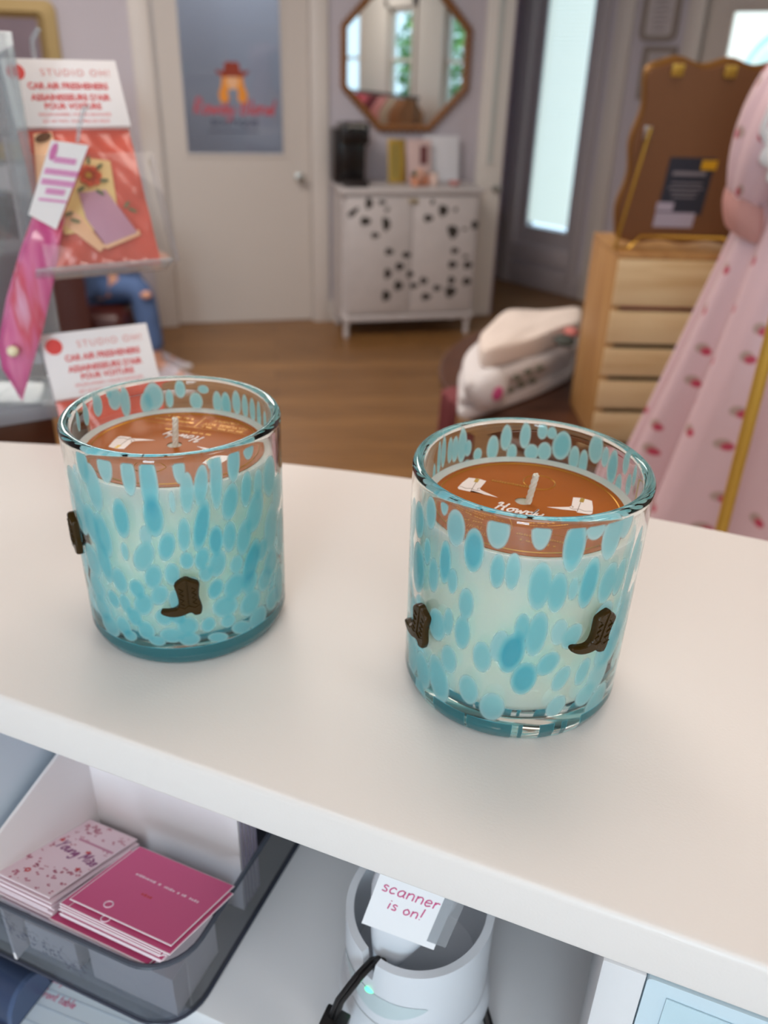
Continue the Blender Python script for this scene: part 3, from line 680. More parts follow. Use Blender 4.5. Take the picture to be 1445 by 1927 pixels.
for sd in (1, -1):
    h_, k_, a_, t_ = limb(sd); sh = MB()
    cx = (a_.x + t_.x) / 2
    def shoe(u, v, cx=cx, cy=a_.y):
        a = 2 * pi * u; zz = v; ln_ = .145 * (1 - .55 * max(0, zz - .25)); wd_ = .046 * (1 - .35 * zz)
        x = cos(a); return (cx - .005 + ln_ * x - (.05 * zz if x > 0 else 0), cy + wd_ * sin(a) * (1 - .15 * x), .004 + .095 * zz * (1 - .35 * max(0, x)))
    sh.grid(shoe, 28, 8, True); n = len(sh.v); sh.f.append(tuple(range(28))[::-1]); sh.f.append(tuple(range(n - 28, n)))
    so = part("shoe", sh, pm("pale_sneaker", (206, 196, 204), .6), ps)
    part("sole", MB().prism([(cx - .005 + .15 * cos(q * pi / 14), a_.y + .05 * sin(q * pi / 14) * (1 - .15 * cos(q * pi / 14))) for q in range(28)], 0, .022, bev=.004), pm("white_sole", (228, 224, 226), .5), so)

# ------------------------------------------------------------------ round display table, crate, wavy mirror back, sweatshirts
TZ = .72; TC = Vector((.82, 2.25, 0)); TR = .675
tb = thing("round_table", "dark brown round display table carrying the crate and folded sweatshirts", "table", TC)
part("tabletop", MB().lathe([(0, TZ - .035), (TR - .02, TZ - .035), (TR, TZ - .025), (TR, TZ - .006), (TR - .006, TZ), (0, TZ)], 72), M_darkwood, tb)
part("pedestal", MB().lathe([(0, .04), (.07, .04), (.05, .15), (.09, .3), (.05, .5), (.10, TZ - .036), (0, TZ - .036)], 28), M_darkwood, tb)
for k in range(4):
    a = k * pi / 2 + .5; part("foot", MB().tube([(0, 0, .12), (.2 * cos(a), .2 * sin(a), .09), (.38 * cos(a), .38 * sin(a), .02)], [.035, .03, .02], 10), M_darkwood, tb)
ca = radians(1.5)
cr_ = thing("wooden_crate", "slatted pine crate standing on the round table in front of the pink dress", "crate", (.4792, 1.80, TZ + .001), ca)
CW, CD, CH = .33, .235, .416
part("end_panel", MB().box(0, .018, .0, CD, 0, CH, .002), M_pine_shaded, cr_, label="left end board, shade painted into its warm brown")
part("end_panel", MB().box(CW - .018, CW, .0, CD, 0, CH, .002), M_pine_shaded, cr_)
z = .0
hs = (.071, .066, .064, .072, .098); gap = (CH - sum(hs)) / 4
for i, h_ in enumerate(hs):
    part("slat", MB().box(-.001, CW + .001, -.0065, 0, z, z + h_, .001), M_pine, cr_); z += h_ + gap
part("lid_board", MB().box(0.0, CW, .0, CD, CH - .0, CH + .012, .002), M_pine_shaded, cr_)
part("bottom_board", MB().box(.018, CW - .018, 0, CD, 0, .012), M_pine_shaded, cr_)
part("back_board", MB().box(.018, CW - .018, CD - .012, CD, .012, CH), M_darkwood, cr_)  # dark wood instead of pine paints shade behind the slat gaps
for i, (zz, cc, lb) in enumerate(((.02, (86, 70, 60), "lowest"), (.0, (0, 0, 0), ""))):
    if not lb: continue
pinks = single("folded_scarf", MB().box(.025, CW - .025, .02, CD - .03, .302, .330, .008), pm("coral_cloth", (214, 110, 108), .85), "coral pink folded cloth seen through the top gap of the crate", "cloth", None, (.4792, 1.80, TZ + .001), ca)
part("crate_shelf", MB().box(.018, CW - .018, .012, CD - .012, .288, .30), M_pine_shaded, cr_)

# wavy-edged framed board seen from behind, on a brass easel
bt = radians(1.5); lean = radians(12)
bz = TZ + CH + .016
BO = Vector((.5, 1.86, bz))
bd = thing("wavy_mirror", "scalloped mirror seen from its brown back, propped on the pine crate", "mirror", BO, bt)
Mb = Matrix.Rotation(lean, 4, 'X')      # top leans toward the viewer side's opposite
BW, BH = .40, .362
def wavy(inset):
    pts = []
    def edge(p, q, nx, ny, waves, amp, n=36):
        for i in range(n):
            s = i / n; w_ = amp * (-cos(2 * pi * waves * s) * .5 - .5) if True else 0
            pts.append((p[0] + (q[0] - p[0]) * s + nx * (w_ - inset), p[1] + (q[1] - p[1]) * s + ny * (w_ - inset)))
    x0, x1, y0, y1 = -.06, BW - .06, 0.012, BH
    x0 += .030
    n = 60
    for i in range(n): pts.append((x0 + (x1 - x0) * i / n, y0 - .006 * cos(2 * pi * (x0 + (x1 - x0) * i / n - .025) / .1)))
    for i in range(n): y = y0 + (y1 - y0) * i / n; pts.append((x1 + .006 * cos(2 * pi * (y - .085) / .13), y))
    for i in range(n): x = x1 + (x0 - x1) * i / n; pts.append((x, y1 + .010 * cos(2 * pi * (x - .025) / .1)))
    for i in range(n): y = y1 + (y0 - y1) * i / n; pts.append((x0 - .0065 * cos(2 * pi * (y - .085) / .13), y))
    for _ in range(14): pts = [((pts[i - 1][0] + 2 * pts[i][0] + pts[(i + 1) % len(pts)][0]) / 4, (pts[i - 1][1] + 2 * pts[i][1] + pts[(i + 1) % len(pts)][1]) / 4) for i in range(len(pts))]
    cx, cy = (x0 + x1) / 2, (y0 + y1) / 2
    return [(x - inset * (1 if x > cx else -1) * min(1, abs(x - cx) / (x1 - cx)), y - inset * (1 if y > cy else -1) * min(1, abs(y - cy) / (y1 - cy))) for x, y in pts]
up = Matrix(((1, 0, 0, 0), (0, 0, -1, 0), (0, 1, 0, 0), (0, 0, 0, 1)))
part("backing_board", MB().prism(wavy(.006), .0, .008, Mb @ up), M_mdf, bd)
part("frame", MB().prism(wavy(0), -.014, -.0005, Mb @ up, bev=.003), pm("gilded_edge", (150, 104, 44), .4, metal=.4), bd)
part("mirror_glass", MB().prism(wavy(.02), -.017, -.0145, Mb @ up), M_mirror, bd)
part("care_label", MB().box(.052, .145, -.0095, -.008, .075, .19, 0, Mb), pm("navy_label", (44, 48, 60), .5), bd, label="navy label with grey print")
part("barcode_label", MB().box(.049, .132, -.0105, -.0082, .048, .079, 0, Mb).box(.047, .082, -.011, -.0095, .082, .100, 0, Mb), pm("lilac_label", (176, 166, 180), .5), bd)
part("price_tag", MB().box(.118, .149, -.012, -.0095, .168, .186, 0, Mb), pm("yellow_sticker", (214, 160, 24), .5), bd)
lt = MB()
for i, (w_, z_) in enumerate(((.034, .155), (.032, .138), (.036, .128), (.028, .119), (.024, .110))): lt.box(.098 - w_, .098 + w_, -.0099, -.0095, z_, z_ + (.008 if i == 0 else .003), 0, Mb)
part("label_print", lt, pm("grey_label_ink", (128, 122, 128), .6), bd)
for q in ((.025, .345), (.125, .345), (.225, .345)):
    part("clip", MB().box(q[0] - .012, q[0] + .012, -.014, -.008, q[1] - .008, q[1] + .014, .003, Mb), M_gold, bd)
part("hanger_plate", MB().box(-.014, .002, -.012, -.008, .222, .248, .002, Mb), M_steel, bd)
es = thing("brass_easel", "slim brass easel holding the wavy mirror on the crate", "easel", BO, bt)
part("leg", MB().tube([(-.034, -.054, 0.004), (-.003, -.066, .238)], .0032, 8), M_brass, es)
part("leg", MB().tube([(.236, -.054, 0.004), (.205, -.066, .238)], .0032, 8), M_brass, es)
part("rest", MB().tube([(-.034, -.054, .0045), (.0, -.04, .004), (.022, -.035, .028), (.20, -.035, .028), (.222, -.04, .004), (.236, -.054, .0045)], .0032, 8), M_brass, es)

# folded sweatshirts
M_cream = pm("cream_fleece", (232, 218, 208), .95, bump=(240, .25)); M_wht = pm("white_fleece", (222, 218, 218), .95, bump=(240, .25)); M_bl = pm("maroon_cloth", (124, 60, 64), .9)
def garment(poly, z0, th, seed, soft=.016):
    """a folded soft garment: rounded pillow over a traced outline, with creases"""
    r = random.Random(seed); n = len(poly); cx = sum(p[0] for p in poly) / n; cy = sum(p[1] for p in poly) / n
    ring = []
    for i in range(n):
        a, b = poly[i], poly[(i + 1) % n]
        for k in range(10): s = k / 10; ring.append((a[0] + (b[0] - a[0]) * s, a[1] + (b[1] - a[1]) * s))
    for _ in range(5): ring = [((ring[i - 1][0] + 2 * ring[i][0] + ring[(i + 1) % len(ring)][0]) / 4, (ring[i - 1][1] + 2 * ring[i][1] + ring[(i + 1) % len(ring)][1]) / 4) for i in range(len(ring))]
    m = len(ring); ph = [r.uniform(0, 6) for _ in range(6)]
    def pt(f, z): return [(cx + (x - cx) * f, cy + (y - cy) * f, z + (.16 * th * sin(17 * (x + ph[0])) * sin(13 * (y + ph[1])) if z > z0 + th * .4 else 0)) for x, y in ring]
    rows = [pt(.93, z0), pt(.985, z0 + th * .12), pt(1.0, z0 + th * .35), pt(1.0, z0 + th * .65), pt(.98, z0 + th * .9), pt(.93, z0 + th), pt(.75, z0 + th * 1.03), pt(.4, z0 + th * 1.05)]
    mb = MB(); vs = [q for rw in rows for q in rw]; fs = []
    for a in range(len(rows) - 1):
        for i in range(m): j = (i + 1) % m; fs.append((a * m + i, a * m + j, (a + 1) * m + j, (a + 1) * m + i))
    fs.append(tuple(range(m))[::-1]); fs.append(tuple((len(rows) - 1) * m + i for i in range(m)))
    return mb.add(vs, fs)
quad = [on_z(862, 800, TZ), on_z(868, 668, TZ + .10), on_z(930, 612, TZ + .11), on_z(1090, 604, TZ + .11), on_z(1078, 690, TZ + .04), on_z(1008, 748, TZ)]
cxq = sum((q for q in quad), Vector()) / 6
ps_ = [((q.x, q.y)) for q in quad]
def shrink(p, f, dx=0, dy=0): return [(cxq.x + (x - cxq.x) * f + dx, cxq.y + (y - cxq.y) * f + dy) for x, y in p]
gl_ = "folded white sweatshirts on the round table"
lay = [(.032, M_wht, 1.02, 0, 0, "lowest folded white sweatshirt, flat on the dark round table"),
       (.032, M_wht, 1.0, -.004, .004, "white sweatshirt with pink and green flowers in the middle of the pile"),
       (.034, M_wht, 1.01, .004, -.004, "folded white sweatshirt second from the top of the pile"),
       (.046, M_cream, .90, .03, .05, "cream sweatshirt with puffy folds on top of the pile")]
z = TZ + .001
for i, (th, m, f, dx, dy, lb) in enumerate(lay):
    o = single("folded_sweatshirt", garment(shrink(ps_, f, dx, dy), z, th, 20 + i), m, lb, "sweatshirt", gl_)
    pr = MB(); pr2 = MB()
    a, b = Vector(shrink(ps_, f, dx, dy)[0]), Vector(shrink(ps_, f, dx, dy)[5])
    dv = (b - a); nv = Vector((dv.y, -dv.x)).normalized()
    if i in (1, 2):
        for k in range(6):
            s = (.22, .42, .6, .75, .33, .9)[k] + .03 * i; p = a + dv * s + nv * -.004; zz = z + th * (.5 if k % 2 else .35)
            (pr if k in ((0,) if i == 1 else (0,)) else pr2).prism([((.020 if k == 0 else .014) * cos(q * pi / 5) * (1 + .2 * cos(5 * q * pi / 5)), (.02 if k == 0 else .007) * sin(q * pi / 5)) for q in range(10)], 0, .012, frame_m((p.x, p.y, zz), (dv.normalized().x, dv.normalized().y, 0), (0, 0, 1), (nv.x, nv.y, 0)))
        part("embroidered_bloom", pr, pm("magenta_thread_%d" % i, (208, 84, 140), .8), o); part("embroidered_leaves", pr2, pm("sage_thread_%d" % i, (120, 124, 110), .8), o)
    if i == 2:
        fc_ = on_z(902, 738, TZ + .055) + Vector((nv.x, nv.y, 0)) * .022; sv = MB().ball((0, 0, 0), (.062, .042, .052), 28, 18)
        sv.v = [(x * (1 + .08 * sin(60 * z_)), y * (1 + .10 * sin(48 * x + 30 * z_)), z_ * (1 + .12 * sin(40 * x))) for x, y, z_ in sv.v]
        part("folded_sleeve", sv.xf(frame_m((fc_.x, fc_.y, TZ + .066), (dv.normalized().x, dv.normalized().y, 0), (-nv.x, -nv.y, 0), (0, 0, 1))), M_wht, o)
        fp_ = fc_ + Vector((nv.x, nv.y, 0)) * .036; part("embroidered_bloom", MB().ball((0, 0, 0), (.021, .009, .020), 16, 10).xf(frame_m((fp_.x, fp_.y, TZ + .070), (dv.normalized().x, dv.normalized().y, 0), (-nv.x, -nv.y, 0), (0, 0, 1))), pm("magenta_thread_sleeve", (208, 84, 140), .8), o)
    if i == 3:
        q0 = on_z(1062, 640, z + th); pr.ball((q0.x, q0.y, z + th * .98), (.028, .04, .012), 12, 8); part("print_leaves", pr, pm("dark_green_print", (66, 70, 64), .8), o)
        q0 = on_z(1075, 625, z + th); part("print_bloom", MB().ball((q0.x, q0.y, z + th), (.02, .03, .012), 12, 8), pm("coral_print", (206, 120, 112), .8), o)
    z += th * 1.07
# maroon and pink garment hanging over the table's edge
def drape(u, v):
    a = radians(194 + 9 * u); r_ = TR + .012 + .010 * sin(14 * u) * v; top = TZ + .004
    if v < .3: rr = TR - .10 + (r_ - TR + .10) * v / .3; zz = top + .006
    else: rr = r_ + .006; zz = top - (v - .3) / .7 * (.14 + .03 * sin(9 * u))
    return (TC.x + rr * cos(a), TC.y + rr * sin(a), zz)
dr_ = MB().grid(drape, 30, 24); n = len(dr_.v); single("draped_garment", dr_, M_bl, "maroon garment hanging over the left edge of the round table", "garment")
bpy.data.objects["draped_garment"].modifiers.new('s', 'SOLIDIFY').thickness = .006

# ------------------------------------------------------------------ pink dress on a brass clothes rail
t = NT("rosebud_satin"); v = t.coord('UV')
def spots(scale, thr, seedv):
    vo = t.node('ShaderNodeTexVoronoi'); vo.voronoi_dimensions = '2D'; vo.inputs['Scale'].default_value = scale; vo.inputs['Randomness'].default_value = .55
    ad = t.node('ShaderNodeVectorMath', operation='ADD'); t.link(v, ad.inputs[0]); ad.inputs[1].default_value = seedv; t.link(ad.outputs[0], vo.inputs['Vector'])
    mr = t.node('ShaderNodeMapRange'); t.link(vo.outputs['Distance'], mr.inputs['Value']); mr.inputs['From Min'].default_value = thr * .75; mr.inputs['From Max'].default_value = thr * 1.1; mr.inputs['To Min'].default_value = 1; mr.inputs['To Max'].default_value = 0
    return mr.outputs['Result']
base = t.node('ShaderNodeRGB'); base.outputs[0].default_value = lin((230, 196, 202)); cur = base.outputs[0]
for scale, thr, sv, colr in ((15, .13, (.006, .004, 0), (186, 158, 148)), (15, .105, (0, 0, 0), (196, 66, 92))):
    mx = t.node('ShaderNodeMix', data_type='RGBA'); t.link(spots(scale, thr, sv), mx.inputs['Factor']); t.link(cur, mx.inputs['A']); mx.inputs['B'].default_value = lin(colr); cur = mx.outputs['Result']
t.link(cur, t.p.inputs['Base Color']); t.p.inputs['Roughness'].default_value = .36; t.p.inputs['Sheen Weight'].default_value = .2; M_dress = t.m
def uvgrid(name, fn, nu, nv, su, sv, m, parent, closeu=True):
    mb = MB().grid(fn, nu, nv, closeu); o = part(name, mb, m, parent, world=True, angle=180)
    uv = o.data.uv_layers.new(name='uv'); k = 0
    for p in o.data.polygons:
        idx = [o.data.loops[l].vertex_index for l in p.loop_indices]; us = [(i % nu) / nu for i in idx]
        if max(us) - min(us) > .5: us = [q + 1 if q < .5 else q for q in us]
        for l, q, i in zip(p.loop_indices, us, idx): uv.data[l].uv = (q * su, (i // nu) / (nv - 1) * sv)
    return o
DX, DY = .668, 1.22
dg = thing("dress", "pink rosebud dress with puff sleeves and lace collar on the rail", "dress", (DX, DY, 0))
def skirt(u, v):
    a = 2 * pi * u; z = 1.325 - 1.05 * v; hw = .165 + .075 * min(1, v * 2.2) + .05 * v; dp = .115 + .06 * min(1, v * 2) + .04 * v
    fold = 1 + (.025 + .095 * min(1, v * 2.0)) * sin(11 * a + 1.2 * sin(2 * a)) + .02 * sin(23 * a)
    return (DX + hw * fold * cos(a), DY + dp * fold * sin(a), z)
uvgrid("skirt", skirt, 160, 30, 1.3, 1.1, M_dress, dg)
def bodice(u, v):
    a = 2 * pi * u; z = 1.325 + .24 * v; w_ = .163 + .01 * sin(pi * v) - .09 * max(0, v - .75) / .25; d_ = .112 + .015 * sin(pi * v) - .06 * max(0, v - .75) / .25
    return (DX + w_ * cos(a), DY + d_ * sin(a) - .0, z)
uvgrid("bodice", bodice, 64, 16, 1.0, .25, M_dress, dg)
for sd in (-1, 1):
    def sleeve(u, v, sd=sd):
        a = 2 * pi * u; c = Vector((DX + sd * (.105 + .062 * v), DY - .02, 1.545 - .225 * v))
        r_ = (.032 + .056 * sin(pi * min(1, v * .93 + .07)) ** .7) * (1 + .05 * sin(9 * a) + .02 * sin(17 * a)); 
        ax = Vector((sd * .95, 0, .32)); return c + ax * r_ * cos(a) * .72 + Vector((0, 1, 0)) * r_ * sin(a)
    so = uvgrid("sleeve", sleeve, 56, 20, .45, .25, M_dress, dg)
    def cuff(u, v, sd=sd):
        a = 2 * pi * u; c = Vector((DX + sd * (.160 - .010 * v), DY - .02, 1.335 - .052 * v)); r_ = (.050 + .006 * sin(pi * v)) * (1 + .03 * sin(18 * a))
        ax = Vector((sd * .95, 0, .32)); return c + ax * r_ * cos(a) * .8 + Vector((0, 1, 0)) * r_ * sin(a)
    uvgrid("cuff", cuff, 48, 6, .45, .05, pm("dusty_pink_cuff_%d" % (sd + 1), (206, 150, 142), .7), dg)
def collar(u, v):
    a = pi + pi * u; sc_ = 1 + .06 * abs(sin(14 * pi * u)) * v; x = DX + (.055 + .098 * v) * sc_ * cos(a); return (x, DY - .125 - .012 * v + .02 * (1 - v) + .03 * abs(cos(a)), 1.50 - (.02 + .145 * v * abs(sin(a)) ** .5) * sc_)
cl = MB().grid(collar, 70, 10); co_ = part("collar", cl, pm("white_lace", (240, 236, 236), .9, bump=(160, .6)), dg, world=True); co_.modifiers.new('s', 'SOLIDIFY').thickness = .003
hg = thing("clothes_hanger", "wooden clothes hanger inside the pink dress", "hanger", (DX, DY, 0))
part("arms", MB().tube([(-.16, 0, 1.52), (0, 0, 1.585), (.16, 0, 1.52)], .009), M_pine_shaded, hg)
part("hook", MB().tube([(0, 0, 1.585), (0, 0, 1.66), (.018, 0, 1.685), (.0, 0, 1.70), (-.014, 0, 1.688)], .0025), M_steel, hg)
dg.rotation_euler.z = radians(-28); hg.rotation_euler.z = radians(-28)
rk = thing("clothes_rail", "brass tube clothes rail standing in front of the pink dress", "clothes rack", (.373, .80, 0))
M_br = pm("satin_brass", (226, 180, 78), .38, metal=.45)
dv = Vector((DX - .373, DY - .80, 0)); e_ = dv * 1.8
part("post", MB().tube([(0, 0, .0), (0, 0, 1.70)], .0066, 16), M_br, rk)
part("post", MB().tube([(e_.x, e_.y, .0), (e_.x, e_.y, 1.70)], .0066, 16), M_br, rk)
part("top_rail", MB().tube([(0, 0, 1.694), (e_.x, e_.y, 1.694)], .0066, 16), M_br, rk)
for q in (Vector((0, 0, 0)), e_):
    n_ = Vector((-dv.y, dv.x, 0)).normalized() * .2; part("foot", MB().tube([q - n_ + Vector((0, 0, .012)), q + n_ + Vector((0, 0, .012))], .010, 12), M_br, rk)

# ------------------------------------------------------------------ what the mirror sees: rail of clothes by the right wall, trees outside
r2 = thing("clothes_rail", "low black clothes rail along the window wall, seen in the octagonal mirror", "clothes rack", (2.86, -1.2, 0), radians(90))
M_blk = pm("black_metal", (24, 24, 26), .4)
part("top_rail", MB().tube([(-1.5, 0, 1.06), (1.5, 0, 1.06)], .016, 10), M_blk, r2)
for q in (-1.45, 1.45): part("post", MB().tube([(q, 0, 0), (q, 0, 1.06)], .014, 10), M_blk, r2)
part("base_bar", MB().tube([(-1.45, 0, .10), (1.45, 0, .10)], .012, 10), M_blk, r2)
cols = [((120, 138, 158), "slate blue"), ((150, 168, 176), "pale blue"), ((92, 110, 132), "denim blue"), ((150, 40, 54), "wine red"), ((176, 52, 74), "crimson"), ((196, 92, 104), "rose"), ((104, 34, 46), "burgundy"), ((214, 150, 150), "blush pink"), ((196, 178, 160), "oatmeal"), ((168, 118, 82), "tan")]
for i in range(20):
    cc, nm = cols[(i * len(cols)) // 20]; yy = -2.5 + i * .135
    def fn(u, v, yy=yy, i=i):
        a = 2 * pi * u; w_ = .20 + .03 * v; return (2.86 + w_ * cos(a) * min(1, .35 + v * 3), yy + .045 * sin(a) * (1 + .25 * sin(6 * a + i)), 1.035 - .72 * v)
    single("hanging_garment", MB().grid(fn, 24, 10, True), pm("rail_cloth_%d" % i, cc, .85), "%s garment on the rail reflected in the mirror" % nm, "garment", "%s garments on the window-wall rail" % nm)
M_leaf = NT("tree_leaf"); vv_ = M_leaf.coord(); cr = M_leaf.ramp(M_leaf.noise(vv_, 5.0, 3), [(.3, lin((52, 112, 70))), (.55, lin((92, 160, 84))), (.75, lin((190, 214, 110)))]); M_leaf.link(cr, M_leaf.p.inputs['Base Color'])
M_leaf.p.inputs['Roughness'].default_value = .6; M_leaf = M_leaf.m; M_bark = pm("bark", (92, 74, 60), .9)
for i, (tx, ty, th, lb) in enumerate(((5.0, -3.0, 2.6, "broad green tree outside the southernmost side window"), (5.4, -1.1, 2.8, "tall green tree outside the middle side window"), (4.9, .7, 2.5, "green tree outside the side window nearest the entrance"))):
    tr_ = thing("garden_tree", lb, "tree", (tx, ty, 0)); part("trunk", MB().tube([(0, 0, 0), (.03, .02, .8), (0, 0, 1.6)], [.09, .07, .05], 10), M_bark, tr_)
    lm = MB(); rr = random.Random(50 + i)
    for k in range(2200):
        d_ = Vector((rr.gauss(0, 1), rr.gauss(0, 1), rr.gauss(0, 1))).normalized() * rr.uniform(.35, 1) ** .5; p = Vector((d_.x * .62, d_.y * .95, th * .56 + d_.z * th * .42))
        a = Vector((rr.gauss(0, 1), rr.gauss(0, 1), rr.gauss(0, 1))).normalized(); b = a.cross(Vector((rr.gauss(0, 1), rr.gauss(0, 1), rr.gauss(0, 1)))).normalized(); s_ = rr.uniform(.04, .085)
        lm.add([p + a * s_, p + b * s_ * .55, p - a * s_, p - b * s_ * .55], [(0, 1, 2, 3)])
    f_ = part("foliage", lm, M_leaf, tr_)
struct("ground_outside", MB().box(3.7, 12, -8, 9, -.3, -.02), pm("lawn", (116, 150, 84), .9, vary=.2, vscale=3))

# ------------------------------------------------------------------ the counter: local x along its front edge, y away from the viewer, z=0 at its top face
OC = Vector((-.151, .253, ZC)); CA = radians(-21.354)
E1 = Vector((cos(CA), sin(CA), 0)); E2 = Vector((-sin(CA), cos(CA), 0)); CF = Matrix.Translation(OC) @ Matrix.Rotation(CA, 4, 'Z')
def loc(p): q = p - OC; return Vector((q.dot(E1), q.dot(E2), q.z))
ct = thing("shop_counter", "white laminate shop counter with bowed far edge and open cubbies", "counter", (OC.x, OC.y, 0), CA)
TT = .0232
bk = [loc(on_z(x, y, ZC)) for x, y in ((0, 831), (110, 838), (535, 872), (775, 901), (1230, 976), (1440, 1017))]
xs_ = np.array([p.x for p in bk]); ys_ = np.array([p.y for p in bk]); cf_ = np.polyfit(xs_, ys_, 2)
back = [(x, float(np.polyval(cf_, x))) for x in np.linspace(-.34, .56, 40)]
sl = 2 * cf_[0] * .56 + cf_[1]; back += [(.80, back[-1][1] + sl * .24 * .6)]
sl0 = 2 * cf_[0] * -.34 + cf_[1]; back = [(-.56, back[0][1] - sl0 * .22)] + back
poly = [(-.56, 0), (.80, 0)] + back[::-1]
part("countertop", MB().prism(poly, ZC - TT, ZC, bev=.0030, seg=4), M_lam, ct)
M_side = pm("white_melamine", (224, 224, 226), .45)
SHZ = ZC - .163
for x in (-.555, .2420, .786):
    part("divider", MB().box(x, x + .0138, .0005, .20, SHZ - .0545, ZC - TT - .0003, .0008), M_side, ct)
part("shelf", MB().box(-.5412, .786, 0.0, .20, SHZ - .0185, SHZ, .001), M_side, ct)
part("back_panel", MB().box(-.5412, .786, .20, .212, .0, ZC - TT - .0003), M_side, ct)
part("base_cabinet", MB().box(-.5412, .786, .0, .20, .0, SHZ - .19), M_side, ct)
# desk ledge the operator works at, below the cubbies
DZ = SHZ - .055
part("desk_ledge", MB().box(-.5412, .786, -.62, .1995, DZ - .02, DZ, .002), M_side, ct)
part("desk_leg", MB().box(-.54, -.52, -.6, -.57, 0, DZ - .02).box(.765, .785, -.6, -.57, 0, DZ - .02), M_side, ct)

# ------------------------------------------------------------------ candles
t = NT("speckled_glass"); t.n.remove(t.p)
gl = t.node('ShaderNodeBsdfGlass'); gl.inputs['IOR'].default_value = 1.47; gl.inputs['Roughness'].default_value = 0.0; gl.inputs['Color'].default_value = (.982, .996, .993, 1)
a1 = t.node('ShaderNodeAttribute', attribute_name='spot'); a2 = t.node('ShaderNodeAttribute', attribute_name='dens')
mk = t.node('ShaderNodeMapRange', interpolation_type='SMOOTHSTEP'); t.link(a1.outputs['Fac'], mk.inputs['Value'])
mk.inputs['From Min'].default_value = .45; mk.inputs['From Max'].default_value = -.55; mk.inputs['To Min'].default_value = 0; mk.inputs['To Max'].default_value = .93
colr = t.ramp(a2.outputs['Fac'], [(0.0, lin((214, 242, 244))), (.35, lin((170, 230, 236))), (.65, lin((122, 216, 230))), (.90, lin((66, 190, 216))), (.97, lin((62, 142, 152)))])
df = t.node('ShaderNodeBsdfDiffuse'); tl = t.node('ShaderNodeBsdfTranslucent'); t.link(colr, df.inputs['Color']); t.link(colr, tl.inputs['Color'])
m1 = t.node('ShaderNodeMixShader'); m1.inputs[0].default_value = .66; t.link(df.outputs[0], m1.inputs[1]); t.link(tl.outputs[0], m1.inputs[2])
gs = t.node('ShaderNodeBsdfGlossy'); gs.inputs['Roughness'].default_value = .02; fr = sheet_fresnel(t, 1.47)
m2 = t.node('ShaderNodeMixShader'); t.link(fr.outputs[0], m2.inputs[0]); t.link(m1.outputs[0], m2.inputs[1]); t.link(gs.outputs[0], m2.inputs[2])
m3 = t.node('ShaderNodeMixShader'); t.link(mk.outputs['Result'], m3.inputs[0]); t.link(gl.outputs[0], m3.inputs[1]); t.link(m2.outputs[0], m3.inputs[2])
t.link(m3.outputs[0], t.out.inputs['Surface']); M_jar = t.m
M_wax = pm("soy_wax", (255, 247, 222), .5)
for k_, v_ in (("Subsurface Weight", .85), ("Subsurface Scale", .035)): M_wax.node_tree.nodes["Principled BSDF"].inputs[k_].default_value = v_
M_wax.node_tree.nodes["Principled BSDF"].inputs["Subsurface Radius"].default_value = (1, .95, .85)
t = NT("amber_bottle_glass"); t.p.inputs['Base Color'].default_value = lin((54, 37, 7)); t.p.inputs['Roughness'].default_value = .26; t.p.inputs['Specular IOR Level'].default_value = .22
t.bump(t.noise(t.coord(), 900.0, 2.0), .25, .0004); M_boot = t.m
M_cover = NT("copper_brown_cover"); M_cover.p.inputs['Base Color'].default_value = lin((168, 90, 20)); M_cover.p.inputs['Specular IOR Level'].default_value = .18; M_cover.p.inputs['Roughness'].default_value = .5; M_cover.bump(M_cover.noise(M_cover.coord(), 700, 2), .08, .0002); M_cover = M_cover.m
M_foil = pm("gold_foil", (206, 150, 60), .32, metal=.7); M_print = pm("white_ink", (244, 232, 226), .5); M_line = pm("brown_ink", (128, 96, 70), .6)
M_wick = pm("cotton_wick", (222, 212, 196), .9)
RO, RB, HC = .0443, .0434, .0990

def cyl_hit(x, y, c, R, far):
    d = ray(x, y); ox, oy = -c.x, -c.y; A = d.x ** 2 + d.y ** 2; B = 2 * (ox * d.x + oy * d.y); D = ox * ox + oy * oy - R * R
    disc = B * B - 4 * A * D
    if disc < 0: disc = 0
    k = (-B + (1 if far else -1) * sqrt(disc)) / (2 * A); p = CAM + d * k
    return atan2(p.y - c.y, p.x - c.x), p.z - ZC

